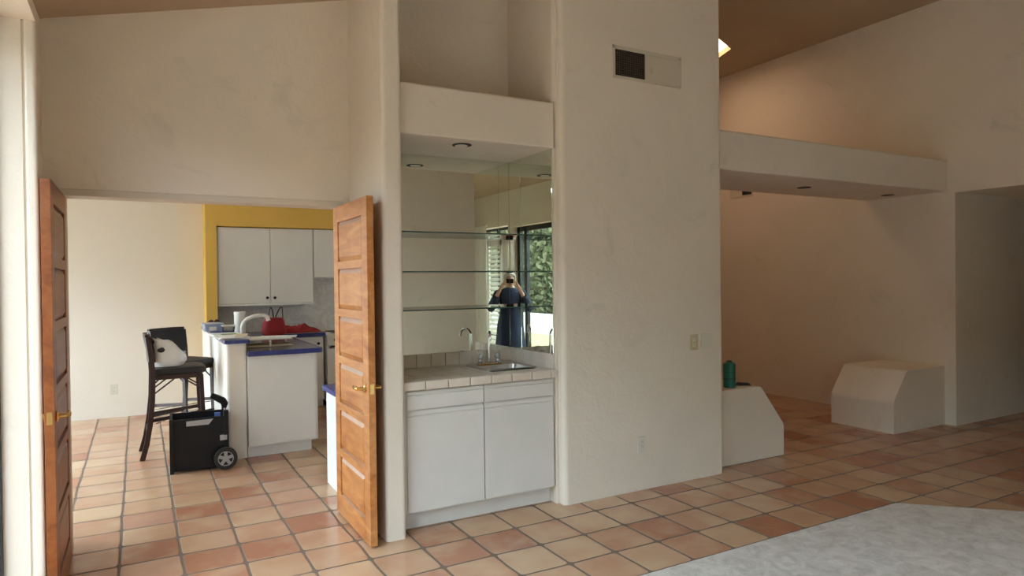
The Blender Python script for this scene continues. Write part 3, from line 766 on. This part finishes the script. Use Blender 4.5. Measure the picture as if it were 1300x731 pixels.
# things on the ledge / counters
tb = thing('plastic_tub', 'translucent blue storage tub at the far end of the blue ledge', 'tub', (.70, 7.75, 1.06))
m = MB(); o_ = roundpoly([(-.10, -.15), (.10, -.15), (.10, .15), (-.10, .15)], [.03] * 4, 4)
def loft(m, poly, levels, c_):
    vr_ = [[m.bm.verts.new((c_[0] + p[0] * s_, c_[1] + p[1] * s_, c_[2] + z)) for p in poly] for s_, z in levels]
    n_ = len(poly)
    for q in range(len(vr_) - 1):
        for k in range(n_): m.bm.faces.new((vr_[q][k], vr_[q][(k + 1) % n_], vr_[q + 1][(k + 1) % n_], vr_[q + 1][k]))
    m.bm.faces.new(vr_[0]); m.bm.faces.new(vr_[-1]); bmesh.ops.recalc_face_normals(m.bm, faces=m.bm.faces); return m
part(loft(m, o_, [(.84, .001), (.95, .075), (.93, .075), (.80, .01)], (.69, 7.85, 1.06)), 'body', 'tub', tb, True)
part(loft(MB(), o_, [(1.0, .072), (1.02, .078), (1.0, .088), (.9, .088)], (.69, 7.85, 1.06)), 'lid', 'tub', tb, True)
part(MB().box(.645, .715, 7.698, 7.702, 1.075, 1.115), 'label_sticker', 'paper', tb)
bw = thing('fruit_bowl', 'dark red bowl behind the blue tub on the ledge', 'bowl', (.745, 8.35, 1.06))
part(MB().lathe([(.03, 0), (.035, .004), (.075, .045), (.08, .075), (.074, .075), (.03, .015), (.001, .012)], (.745, 8.35, 1.06), 24, cap=False), 'bowl_body', 'maroon', bw, True)
part(MB().ball((.72, 8.35, 1.125), .034, 2), 'plum', 'maroon', bw, True); part(MB().ball((.78, 8.36, 1.128), .033, 2), 'plum', 'maroon', bw, True)
cu_ = thing('plastic_container', 'clear plastic container in front of the white canister on the ledge', 'container', (.79, 7.45, 1.06))
part(loft(MB(), roundpoly([(-.06, -.08), (.06, -.08), (.06, .08), (-.06, .08)], [.02] * 4, 3), [(.8, .001), (1, .075), (.96, .075), (.76, .006)], (.80, 7.43, 1.0605)), 'body', 'clearplastic', cu_, True)
part(loft(MB(), roundpoly([(-.062, -.082), (.062, -.082), (.062, .082), (-.062, .082)], [.02] * 4, 3), [(1, .07), (1.05, .074), (1.05, .080), (.9, .080)], (.80, 7.43, 1.0605)), 'rim', 'plate', cu_, True)
jr = thing('white_canister', 'tall white canister with a flat lid behind the blue ledge', 'canister', (.935, 7.62, .957))
part(MB().lathe([(.054, 0.002), (.056, .006), (.056, .275), (.052, .278)], (.935, 7.62, .957), 28), 'body', 'paper', jr, True)
part(MB().lathe([(.058, .270), (.060, .305), (.055, .312), (.001, .313)], (.935, 7.62, .957), 28), 'lid', 'white', jr, True)
# papers
def sheet(name, lab, cx, cy, z, w_, d_, rot, mat, cat='paper', h=.002):
    o = thing(name, lab, cat, (cx, cy, z), rot) if False else MB().box(-w_ / 2, w_ / 2, -d_ / 2, d_ / 2, 0, h).build(name, mat)
    o.location = (cx, cy, z); o.rotation_euler = (0, 0, rot)
    return tag(o, lab, cat)
sheet('paper_pile', 'pile of white papers spread on the blue ledge near its front end', .752, 6.93, 1.060, .262, .78, .03, 'paper', h=.014)
sheet('paper_sheet', 'loose white sheet hanging over the ledge pile on its left side', .715, 6.66, 1.0745, .22, .30, .22, 'paper')
sheet('green_leaflet', 'green leaflet lying on the white papers', .765, 7.06, 1.0745, .15, .16, .1, 'green')
sheet('manila_envelope', 'manila envelope lying across the right side of the white papers', .845, 6.78, 1.0775, .10, .36, -.18, 'manila', 'envelope', .004)
# two tier letter tray on the peninsula
lt = thing('letter_tray', 'two-tier tray of papers and folders on the peninsula counter', 'tray', (1.14, 6.95, .957))
def tier(z, mat):
    part(MB().box(.885, 1.31, 6.74, 7.11, z, z + .006), 'shelf', 'manila', lt)
    part(MB().box(.90, 1.29, 6.73, 7.09, z + .0065, z + .015), 'papers', mat, lt)
tier(.960, 'manila'); tier(1.022, 'paper')
part(MB().box(1.085, 1.105, 6.735, 6.75, .9595, 1.022), 'support', 'plate', lt)
for a in (.888, 1.30): part(MB().box(a, a + .008, 7.09, 7.11, .9595, 1.03), 'support', 'plate', lt)
pk = sheet('paper_folder', 'white folder lying on the tray with a corner over its right edge', 1.20, 6.90, 1.0385, .34, .25, -.25, 'paper', 'folder', .004)
# kitchen faucet
kf = thing('kitchen_faucet', 'white arched kitchen faucet between the canister and the red bag', 'faucet', (.93, 7.15, .957))
part(MB().lathe([(.03, 0), (.03, .008), (.02, .02), (.018, .06)], (.90, 7.2, .957), 20), 'base', 'white', kf, True)
pts = [(.90, 7.2, 1.0), (.90, 7.2, 1.13), (.915, 7.2, 1.175), (.95, 7.2, 1.208), (1.01, 7.2, 1.234), (1.07, 7.2, 1.242), (1.115, 7.2, 1.238), (1.145, 7.2, 1.222), (1.155, 7.2, 1.185)]
part(MB().tube(pts, [.016, .016, .017, .018, .018, .018, .019, .021, .021], 12), 'spout', 'white', kf, True)
# red bag
rb = thing('red_handbag', 'red handbag with two dark looped handles on the kitchen counter', 'bag', (1.38, 8.25, .957))
m = MB(); n = 28
prof = [(.05, .0), (.90, .004), (1.0, .05), (.93, .11), (.82, .17), (.74, .20), (.5, .205), (.03, .20)]
rings = []
for s_, z in prof:
    rg_ = []
    for k in range(n):
        a = 2 * math.pi * k / n; ex = math.copysign(abs(math.cos(a)) ** .7, math.cos(a)); ey = math.copysign(abs(math.sin(a)) ** .7, math.sin(a))
        j = 1 + .06 * noise.noise(Vector((ex * 2, ey * 2, z * 14)))
        rg_.append(m.bm.verts.new((1.38 + ex * .135 * s_ * j, 8.22 + ey * .09 * s_ * j, .957 + z + (.012 * noise.noise(Vector((k, z, 3))) if z > .1 else 0))))
    rings.append(rg_)
for q in range(len(rings) - 1):
    for k in range(n): m.bm.faces.new((rings[q][k], rings[q][(k + 1) % n], rings[q + 1][(k + 1) % n], rings[q + 1][k]))
m.bm.faces.new(rings[0]); m.bm.faces.new(rings[-1]); bmesh.ops.recalc_face_normals(m.bm, faces=m.bm.faces)
part(m, 'bag_body', 'red', rb, True)
for (x0, x1, lean) in ((1.315, 1.375, .0), (1.385, 1.475, .03)):
    pts = [(x0 + (x1 - x0) * t + lean * math.sin(math.pi * t), 8.2, 1.13 + .155 * math.sin(math.pi * t) ** .8) for t in [k / 12 for k in range(13)]]
    part(MB().tube(pts, .0065, 8), 'bag_handle', 'maroon', rb, True)
# red cloth heap
m = MB(); nx, ny = 30, 10
gr = []
for i in range(nx + 1):
    row = []
    for j in range(ny + 1):
        uu = i / nx; vv = j / ny
        x = 1.43 + uu * .55; y = 8.30 + vv * .30 + uu * .12 + .02 * noise.noise(Vector((uu * 6, vv * 3, 5)))
        hgt = math.sin(math.pi * vv) ** .6 * (.10 * (1 - uu) ** .45 + .035 * (uu > .5) * math.sin(math.pi * uu)) * (.9 + .4 * noise.noise(Vector((uu * 7, vv * 5, 0))))
        row.append(m.bm.verts.new((x, y, .9635 + max(0, hgt))))
    gr.append(row)
for i in range(nx):
    for j in range(ny): m.bm.faces.new((gr[i][j], gr[i + 1][j], gr[i + 1][j + 1], gr[i][j + 1]))
bmesh.ops.recalc_face_normals(m.bm, faces=m.bm.faces)
rc = m.build('red_jacket', 'red', smooth=True); tag(rc, 'crumpled red jacket lying on the counter right of the red handbag', 'jacket')
sm = rc.modifiers.new('thick', 'SOLIDIFY'); sm.thickness = .006

# ================================================================== BAR STOOLS
def stool(label, loc, rz, suffix=None):
    t_ = thing('bar_stool', label, 'bar stool', loc, rz, 'folding bar stools by the kitchen half wall')
    hw = .20                                   # half width (y); the stool faces +x
    for s_ in (-1, 1):                         # long rear leg that sweeps up into the back stile
        pts = [(-.30, s_ * hw, 0), (-.262, s_ * hw, .14), (-.232, s_ * hw, .32), (-.212, s_ * hw, .52), (-.205, s_ * hw, .74), (-.215, s_ * hw, .90), (-.238, s_ * hw, 1.09)]
        MB().sweep(pts, .026, .042).build('leg', 'darkwood', t_)
    for s_ in (-1, 1):
        pts = [(.23, s_ * (hw - .03), 0), (.205, s_ * (hw - .03), .30), (.19, s_ * (hw - .03), .73)]
        MB().sweep(pts, .024, .036).build('leg', 'darkwood', t_)
    # padded back panel
    bk_ = MB(); nseg = 6; rows = []
    for z, xo in ((.865, -.208), (.98, -.216), (1.10, -.240)):
        row = []
        for k in range(nseg + 1):
            yy = -hw + .012 + (2 * hw - .024) * k / nseg
            row.append((xo - .022 * math.cos((k / nseg - .5) * math.pi) , yy, z))
        rows.append(row)
    def shell(rows, d0, d1, mat, nm):
        b_ = MB(); F_ = [[b_.bm.verts.new((p[0] + d0, p[1], p[2])) for p in r] for r in rows]; B_ = [[b_.bm.verts.new((p[0] + d1, p[1], p[2])) for p in r] for r in rows]
        R0 = len(rows) - 1
        for i in range(R0):
            for k in range(nseg):
                b_.bm.faces.new((F_[i][k], F_[i][k + 1], F_[i + 1][k + 1], F_[i + 1][k])); b_.bm.faces.new((B_[i][k], B_[i + 1][k], B_[i + 1][k + 1], B_[i][k + 1]))
        for k in range(nseg):
            b_.bm.faces.new((F_[0][k], B_[0][k], B_[0][k + 1], F_[0][k + 1])); b_.bm.faces.new((F_[R0][k], F_[R0][k + 1], B_[R0][k + 1], B_[R0][k]))
        for i in range(R0):
            b_.bm.faces.new((F_[i][0], F_[i + 1][0], B_[i + 1][0], B_[i][0])); b_.bm.faces.new((F_[i][nseg], B_[i][nseg], B_[i + 1][nseg], F_[i + 1][nseg]))
        bmesh.ops.recalc_face_normals(b_.bm, faces=b_.bm.faces)
        return b_.build(nm, mat, t_, True)
    shell(rows, .004, .026, 'leather', 'backrest'); shell(rows, -.016, .0035, 'leathergrey', 'back_pad')
    MB().sweep([(-.250, -hw - .01, 1.105), (-.258, -hw / 2, 1.108), (-.262, 0, 1.108), (-.258, hw / 2, 1.108), (-.250, hw + .01, 1.105)], .03, .022, (1, 0, 0)).build('top_rail', 'darkwood', t_)
    # seat cushion
    st_ = loft(MB(), roundpoly([(-.20, -hw - .005), (.24, -hw + .005), (.24, hw - .005), (-.20, hw + .005)], [.03, .07, .07, .03], 6), [(.93, .745), (1.0, .757), (1.0, .785), (.95, .803), (.80, .812)], (0, 0, 0))
    st_.build('seat', 'leather', t_, True)
    fr_ = MB(); fr_.box(-.20, .20, -hw + .015, -hw + .037, .705, .747); fr_.box(-.20, .20, hw - .037, hw - .015, .705, .747); fr_.box(.175, .20, -hw + .03, hw - .03, .705, .747); fr_.box(-.20, -.175, -hw + .03, hw - .03, .705, .747)
    fr_.build('seat_frame', 'darkwood', t_)
    for s_ in (-1, 1):                         # folding braces below the seat
        MB().bar((-.205, s_ * (hw - .028), .575), (-.035, s_ * (hw - .028), .705), .010, .013).build('brace', 'darkwood', t_)
        MB().bar((.192, s_ * (hw - .028), .60), (.04, s_ * (hw - .028), .705), .010, .013).build('brace', 'darkwood', t_)
    for s_ in (-1, 1): MB().bar((-.215, s_ * (hw - .016), .345), (.205, s_ * (hw - .028), .385), .020, .030).build('stretcher', 'darkwood', t_)
    MB().bar((-.25, -hw, .24), (-.25, hw, .24), .020, .032, (1, 0, 0)).build('stretcher', 'darkwood', t_)
    MB().bar((.215, -hw + .03, .27), (.215, hw - .03, .27), .022, .036, (1, 0, 0)).build('footrest', 'darkwood', t_)
    MB().tube([(-.20, -hw + .01, .31), (0.0, -.02, .335), (.19, hw - .05, .36)], .005, 8).build('folding_rod', 'chrome', t_)
    return t_
stool('dark wood folding bar stool holding the white plastic bag, nearest the camera', (.305, 7.02, 0), R_(1))
stool('dark wood folding bar stool turned to the camera behind the one with the bag', (.40, 7.62, 0), R_(-52))

# white carrier bag on the seat
m = MB(); n = 30; cx, cy, cz = .235, 6.99, .812
prof = [(.05, .0), (.85, .003), (1.0, .05), (.95, .10), (.80, .15), (.62, .195), (.45, .225), (.30, .240), (.22, .225), (.14, .20), (.02, .19)]
rings = []
for qi, (s_, z) in enumerate(prof):
    rg_ = []
    for k in range(n):
        a = 2 * math.pi * k / n
        j = 1 + .16 * noise.noise(Vector((math.cos(a) * 1.8, math.sin(a) * 1.8, z * 9))) + .035 * math.sin(a * 9 + z * 20)
        sh = -.045 * max(0, z - .10) / .14
        rg_.append(m.bm.verts.new((cx + sh + math.cos(a) * .150 * s_ * j, cy - .0 + math.sin(a) * .125 * s_ * j, cz + z)))
    rings.append(rg_)
for q in range(len(rings) - 1):
    for k in range(n): m.bm.faces.new((rings[q][k], rings[q][(k + 1) % n], rings[q + 1][(k + 1) % n], rings[q + 1][k]))
m.bm.faces.new(rings[0]); m.bm.faces.new(rings[-1]); bmesh.ops.recalc_face_normals(m.bm, faces=m.bm.faces)
pb = thing('plastic_bag', 'crumpled white plastic bag resting on the seat of the nearer bar stool', 'bag', (cx, cy, cz))
part(m, 'bag_body', 'bag', pb, True)
part(MB().ball((cx - .055, cy - .085, cz + .155), .034, 2, (1.25, .5, .7), .3), 'dark_opening', 'bagdark', pb, True)
for a, b_ in ((-.07, .02), (.0, .05)):
    part(MB().tube([(cx - .06 + a * .3, cy + b_, cz + .20), (cx - .09 + a * .5, cy + b_ - .02, cz + .262), (cx - .04 + a * .4, cy + b_, cz + .225)], [.012, .009, .012], 8), 'bag_ear', 'bag', pb, True)

# ================================================================== ROLLING TOOL BOX
tb = thing('rolling_crate', 'black rolling tool crate with silver spoked wheels beside the half wall', 'crate', (.43, 6.35, 0), R_(-3))
X0, X1, Y0, Y1 = -.205, .225, -.165, .165
m = MB(); th = .012
o4 = lambda f, z: [(X0 * f, Y0 * f, z), (X1 * f, Y0 * f, z), (X1 * f, Y1 * f, z), (X0 * f, Y1 * f, z)]
lv = [o4(.965, .015), o4(.985, .17), o4(1.0, .20), o4(1.0, .42), o4(1.03, .425), o4(1.03, .445), o4(.95, .445), o4(.92, .05)]
vr = [[m.bm.verts.new(p) for p in L] for L in lv]
for q in range(len(vr) - 1):
    for k in range(4): m.bm.faces.new((vr[q][k], vr[q][(k + 1) % 4], vr[q + 1][(k + 1) % 4], vr[q + 1][k]))
m.bm.faces.new(vr[0]); m.bm.faces.new(vr[-1]); bmesh.ops.recalc_face_normals(m.bm, faces=m.bm.faces)
m.box(X0 - .012, X0 + .02, Y0 - .01, Y0 + .03, .0, .45, .004); m.box(X0 - .012, X0 + .02, Y1 - .03, Y1 + .01, .0, .45, .004)
m.box(X1 - .03, X1 + .01, Y0 - .008, Y0 + .04, .12, .49, .006); m.box(X1 - .03, X1 + .01, Y1 - .04, Y1 + .008, .12, .49, .006)
m.build('crate_body', 'black', tb)
for yy in (Y0 - .008, Y1 - .004):
    g = MB().prism([(-.09, .385), (.08, .385), (.115, .43), (-.09, .425)], yy, yy + .012, axis=1); g.build('grip_plate', 'silver', tb)
MB().box(.165, .222, Y0 - .008, Y0 + .002, .24, .285, .002).build('label_badge', 'silver', tb)
MB().box(.13, .175, -.06, -.03, .38, .455).build('blue_packet', 'blueink', tb)
MB().tube([(.205, -.02, .30), (.208, -.02, .50)], .010, 10).build('handle_post', 'chrome', tb, True)
MB().tube([(.208, -.02, .49), (.212, -.02, .525), (.198, -.02, .55), (.16, -.02, .575), (.105, -.02, .605)], [.020, .030, .031, .029, .024], 12).build('handle_grip', 'black', tb, True)
for yy in (Y0 - .045, Y1 + .045):
    wc = (.205, yy, .093)
    wh = MB().lathe([(.062, -.018), (.088, -.018), (.093, -.012), (.093, .012), (.088, .018), (.062, .018), (.062, -.018)], wc, 32, (0, 1, 0), cap=False).build('wheel', 'tyre', tb, True)
    hb = MB().lathe([(.001, -.014), (.018, -.016), (.020, -.010), (.020, .010), (.018, .016), (.001, .014)], wc, 20, (0, 1, 0))
    hb.lathe([(.056, -.014), (.063, -.014), (.063, .014), (.056, .014), (.056, -.014)], wc, 32, (0, 1, 0), cap=False)
    for k in range(5):
        a = 2 * math.pi * k / 5 + .3; dx, dz = math.cos(a), math.sin(a)
        hb.sweep([(wc[0] + dx * .012, yy, wc[2] + dz * .012), (wc[0] + dx * .06, yy, wc[2] + dz * .06)], .026, .022, (-dz, 0, dx))
    hb.build('hub', 'silver', wh, True)
    MB().lathe([(.050, -.002), (.060, -.002), (.060, .002), (.050, .002)], wc, 24, (0, 1, 0)).build('hub_back', 'dark', wh)

# ================================================================== BEHIND THE CAMERA (seen in the mirrors)
def shutter(name, label, c, w_, z0, z1, axis):
    t_ = thing(name, label, 'shutter', (c[0], c[1], z0))
    def bx(m, a0, a1, d0, d1, za, zb, rot=None):
        if axis == 'x': m.box(c[0] + a0, c[0] + a1, c[1] + d0, c[1] + d1, za, zb, rot=rot)
        else: m.box(c[0] + d0, c[0] + d1, c[1] + a0, c[1] + a1, za, zb, rot=rot)
    m = MB(); fw_ = .06 if w_ > .3 else .03
    bx(m, -w_ / 2, -w_ / 2 + fw_, -.015, .015, z0, z1); bx(m, w_ / 2 - fw_, w_ / 2, -.015, .015, z0, z1); bx(m, -w_ / 2, w_ / 2, -.015, .015, z0, z0 + .1); bx(m, -w_ / 2, w_ / 2, -.015, .015, z1 - .1, z1)
    part(m, 'frame', 'louver', t_)
    k = int((z1 - z0 - .2) / .075)
    for i in range(k):
        z = z0 + .1 + (i + .5) * (z1 - z0 - .2) / k
        m = MB(); rot = Matrix.Rotation(R_(38), 3, 'X' if axis == 'x' else 'Y')
        bx(m, -w_ / 2 + fw_, w_ / 2 - fw_, -.035, .035, z - .004, z + .004, rot)
        part(m, 'slat', 'louver', t_)
def curtain(y0, y1, z1, lab):
    t_ = thing('curtain_panel', lab, 'curtain', (-.385, (y0 + y1) / 2, .02))
    n_ = max(8, int((y1 - y0) / .012)); m = MB(); pp = [(-.372 + .022 * math.sin(k * 1.15), y0 + (y1 - y0) * k / n_) for k in range(n_ + 1)]
    m.prism(pp + [(a + .006, b) for a, b in reversed(pp)], .02, z1); part(m, 'cloth', 'louver', t_)
    part(MB().tube([(-.372, y0 - .03, z1 + .02), (-.372, y1 + .03, z1 + .02)], .014, 12), 'rod', 'louver', t_, True)
curtain(-2.02, -1.52, 2.52, 'cream pleated curtain left of the louvered shutter in the mirror')
shutter('plantation_shutter', 'cream louvered shutter seen in the bar mirror behind the person', (-.385, -1.225), .54, .05, 2.27, 'y')
shutter('plantation_shutter', 'narrow louvered shutter edge in the room corner, seen in the bar mirror', (-.385, -2.10), .15, .05, 2.27, 'y')
curtain(-.90, -.77, 2.30, 'narrow cream curtain beside the dark glass door frame in the mirror')
# ---- person taking the photograph
def skin_mesh(name, verts, edges, radii, mat, parent, root=0, lvl=1):
    me = bpy.data.meshes.new(name); me.from_pydata(verts, edges, []); o = bpy.data.objects.new(name, me); COL.objects.link(o)
    o.parent = parent; me.materials.append(M_[mat])
    md = o.modifiers.new('skin', 'SKIN'); md.use_smooth_shade = True
    for i, r in enumerate(radii):
        sv = me.skin_vertices[0].data[i]; sv.radius = r if isinstance(r, tuple) else (r, r); sv.use_root = (i == root)
    sb = o.modifiers.new('sub', 'SUBSURF'); sb.levels = lvl; sb.render_levels = lvl
    return o
ya = -R_(29)
pr = thing('person', 'person in a long dark blue dress holding a camera up, seen in the bar mirror', 'person', (-.155, -.28, 0), ya)
V = [(0, 0, .92), (0, 0, 1.10), (0, 0, 1.28), (0, 0, 1.40), (0, .01, 1.47), (0, .03, 1.56), (0, .03, 1.64),          # pelvis..head top
     (-.17, 0, 1.36), (-.30, .05, 1.14), (-.19, .20, 1.36), (-.115, .262, 1.50), (-.10, .275, 1.54),
     (.17, 0, 1.36), (.30, .05, 1.14), (.19, .20, 1.36), (.115, .262, 1.50), (.10, .275, 1.54),
     (-.09, 0, .86), (-.10, .01, .48), (-.10, -.02, .09), (-.11, .10, .035),
     (.09, 0, .86), (.10, .01, .48), (.10, -.02, .09), (.11, .10, .035)]
Ed = [(0, 1), (1, 2), (2, 3), (3, 4), (4, 5), (5, 6), (3, 7), (7, 8), (8, 9), (9, 10), (10, 11), (3, 12), (12, 13), (13, 14), (14, 15), (15, 16), (0, 17), (17, 18), (18, 19), (19, 20), (0, 21), (21, 22), (22, 23), (23, 24)]
Rr = [(.15, .11), (.12, .09), (.14, .10), (.10, .07), .05, .085, .07, .06, .042, .034, .026, .022, .06, .042, .034, .026, .022, .085, .055, .038, .032, .085, .055, .038, .032]
skin_mesh('body', V, Ed, Rr, 'skin', pr)
# fingers closed on the sides of the camera
for s_ in (-1, 1):
    for f in range(4):
        z = 1.555 - f * .019
        fv = [(s_ * .098, .272, z - .006), (s_ * .088, .296, z), (s_ * .070, .308, z), (s_ * .050, .307, z - .002)]
        skin_mesh('finger', fv, [(0, 1), (1, 2), (2, 3)], [.010, .009, .0085, .007], 'skin', pr)
    skin_mesh('thumb', [(s_ * .098, .266, 1.515), (s_ * .080, .252, 1.530), (s_ * .058, .250, 1.542)], [(0, 1), (1, 2)], [.011, .010, .008], 'skin', pr)
# dress: lathed body hugging cloth with sleeves
dr = MB(); n = 28
prof = [(.27, .20, .22), (.25, .185, .42), (.225, .165, .66), (.205, .15, .88), (.175, .135, 1.02), (.16, .125, 1.10), (.175, .13, 1.22), (.195, .125, 1.32), (.185, .11, 1.39), (.10, .08, 1.445), (.06, .06, 1.455)]
rings = []
for a_, b_, z in prof: rings.append([dr.bm.verts.new((a_ * math.cos(2 * math.pi * k / n) * (1 + .05 * math.sin(7 * 2 * math.pi * k / n) * (z < .9)), b_ * math.sin(2 * math.pi * k / n), z)) for k in range(n)])
for q in range(len(rings) - 1):
    for k in range(n): dr.bm.faces.new((rings[q][k], rings[q][(k + 1) % n], rings[q + 1][(k + 1) % n], rings[q + 1][k]))
for s_ in (-1, 1): dr.tube([(s_ * .13, 0, 1.375), (s_ * .19, .005, 1.35), (s_ * .25, .03, 1.23), (s_ * .305, .05, 1.135), (s_ * .265, .12, 1.22), (s_ * .215, .18, 1.325)], [.07, .078, .072, .068, .060, .052], 14)
bmesh.ops.recalc_face_normals(dr.bm, faces=dr.bm.faces)
dr.build('dress', 'fabricblue', pr, True)
hr = MB(); hr.ball((0, .015, 1.595), .108, 3, (.92, 1.02, 1.08), .12)
for v_ in hr.bm.verts:
    if v_.co.y > .075 and v_.co.z < 1.635: v_.co.y = .03 + (v_.co.y - .03) * .35
hr.build('hair', 'hair', pr, True)
fm = MB(); fm.ball((0, .045, 1.565), .086, 3, (.86, .92, 1.15))
fm.ball((0, .128, 1.555), .014, 2, (.8, 1.2, 1.3)); fm.ball((-.078, .03, 1.56), .02, 2, (.4, .8, 1.2)); fm.ball((.078, .03, 1.56), .02, 2, (.4, .8, 1.2))
fm.build('face', 'skin', pr, True)
ey = MB(); ey.ball((-.03, .119, 1.578), .010, 2); ey.ball((.03, .119, 1.578), .010, 2); ey.build('eyes', 'dark', pr, True)
mo = MB(); mo.ball((0, .118, 1.515), .014, 2, (1.6, .5, .35)); mo.build('mouth', 'maroon', pr, True)
sh_ = MB()
for s_ in (-1, 1): sh_.ball((s_ * .105, .04, .035), .055, 2, (.85, 2.0, .62))
sh_.build('shoes', 'black', pr, True)
# the camera held in front of the face, its lens just behind the viewpoint
pc = thing('handheld_camera', 'small black camera held up by the person in the mirror', 'camera', (0, 0, 1.56), ya)
MB().box(-.058, .058, -.078, -.046, -.036, .034, .006, 3).build('camera_body', 'black', pc)
MB().lathe([(.030, 0), (.030, .012), (.025, .014), (.025, .026), (.021, .027), (.001, .022)], (0, -.046, 0), 24, (0, 1, 0)).build('lens_barrel', 'black', pc, True)
MB().box(-.045, .045, -.080, -.078, -.026, .026).build('rear_screen', 'dark', pc)

# ---- outdoors: part mirrored through the glass door, part added to block sky
struct('sky_blocking_eave', MB().box(-1.3, -0.62, -3.2, 4.55, 2.92, 3.06), 'whitewall', 'unseen overhang added outside the left wall to block high sky', 'roof')  # unseen overhang added to cut sky light through the sliding door
struct('ground', MB().box(-30, -0.62, -30, 30, -.2, -.06), 'concrete', 'pale patio paving outside', 'ground')
struct('ground_rear', MB().box(-0.62, 30, -30, -2.4, -.2, -.06), 'concrete', 'pale paving behind the house', 'ground')
gw = MB(); gw.box(-5.75, -5.55, -14, 12, -.06, .55, .02)
gw.prism([(-5.9, -.06)] + [(-5.4 + .5 * math.cos(math.pi - math.pi * k / 12), .75 + .55 * math.sin(math.pi * k / 12)) for k in range(13)] + [(-4.9, -.06)], -5.5, -5.3, axis=0)
tag(gw.build('garden_wall', 'whitewall'), 'low white garden wall with an arched panel outside the glass door', 'garden wall')
def bush(x, y, h, r, nleaf, lab):
    t_ = thing('garden_tree', lab, 'tree', (x, y, -.06), group='trees outside the glass door')
    tr = MB(); tr.tube([(x, y, -.06), (x + .1, y, h * .35), (x - .05, y + .1, h * .7)], [.13, .09, .05], 10)
    for k in range(6):
        a = k * 1.05; tr.tube([(x + .05, y, h * (.3 + .05 * k)), (x + math.cos(a) * r * .6, y + math.sin(a) * r * .6, h * (.55 + .06 * k))], [.05, .02], 8)
    part(tr, 'trunk', 'bark', t_, True)
    lf = MB(); rnd = random.Random(int(x * 10 + y * 100))
    for k in range(nleaf):
        a = rnd.uniform(0, 6.283); cz_ = rnd.uniform(-1, 1); rr = rnd.uniform(.35, 1) ** .6
        q = math.sqrt(1 - cz_ * cz_)
        p = Vector((x + math.cos(a) * q * r * rr, y + math.sin(a) * q * r * rr, h * .62 + cz_ * h * .45 * rr))
        s_ = rnd.uniform(.07, .15); d1 = Vector((rnd.uniform(-1, 1), rnd.uniform(-1, 1), rnd.uniform(-1, 1))).normalized(); d2 = d1.orthogonal().normalized()
        vs = [lf.bm.verts.new(p + d1 * s_), lf.bm.verts.new(p + d2 * s_ * .4), lf.bm.verts.new(p - d1 * s_), lf.bm.verts.new(p - d2 * s_ * .4)]
        lf.bm.faces.new(vs)
    part(lf, 'foliage', 'leaf', t_)
hd_ = MB(); rnd = random.Random(5)  # mirrored greenery, its height and length shaped to block low sky
for k in range(10):
    y = -15 + k * 2.3; hd_.ball((-7.9, y, 1.7), 1.0, 3, (.8, 1.5, 2.3 + .4 * math.sin(k * 2.1)), .35)
for k in range(30000):
    y = rnd.uniform(-15, 7.0); zt = 4.1 + .6 * noise.noise(Vector((y * .5, 0, 2))) + .4 * noise.noise(Vector((y * 1.7, 4, 2)))
    p = Vector((rnd.uniform(-7.0, -6.0), y, rnd.uniform(.0, zt)))
    s_ = rnd.uniform(.09, .19); d1 = Vector((rnd.uniform(-1, 1), rnd.uniform(-1, 1), rnd.uniform(-1, 1))).normalized(); d2 = d1.orthogonal().normalized()
    hd_.bm.faces.new([hd_.bm.verts.new(q) for q in (p + d1 * s_, p + d2 * s_ * .45, p - d1 * s_, p - d2 * s_ * .45)])
tag(hd_.build('screening_hedge', 'leaf'), 'loose greenery behind the garden wall, raised and lengthened to block low sky', 'screening_hedge', kind='stuff')
hd_ = MB()  # unseen row added to keep low sky off the upper walls
for k in range(8): hd_.ball((-2 + k * 2.4, -8.6, 1.6), 1.0, 3, (1.6, .9, 2.3 + .3 * math.sin(k * 1.7)), .3)
for k in range(9000):
    x = rnd.uniform(-3.5, 13); p = Vector((x, rnd.uniform(-7.8, -7.0), rnd.uniform(0, 3.6 + .6 * noise.noise(Vector((x * .6, 0, 2))))))
    s_ = rnd.uniform(.09, .19); d1 = Vector((rnd.uniform(-1, 1), rnd.uniform(-1, 1), rnd.uniform(-1, 1))).normalized(); d2 = d1.orthogonal().normalized()
    hd_.bm.faces.new([hd_.bm.verts.new(q) for q in (p + d1 * s_, p + d2 * s_ * .45, p - d1 * s_, p - d2 * s_ * .45)])
tag(hd_.build('screening_hedge', 'leaf'), 'tall unseen greenery added behind the rear glass door to block low sky', 'screening_hedge', kind='stuff')
bush(-11.5, -9.4, 4.2, 1.6, 2600, 'leafy green tree beyond the garden wall, left one'); bush(-11.3, -4.9, 3.8, 1.6, 2600, 'leafy green tree beyond the garden wall, middle one'); bush(-11.9, -14.4, 4.6, 1.9, 2600, 'leafy green tree beyond the garden wall, right one')
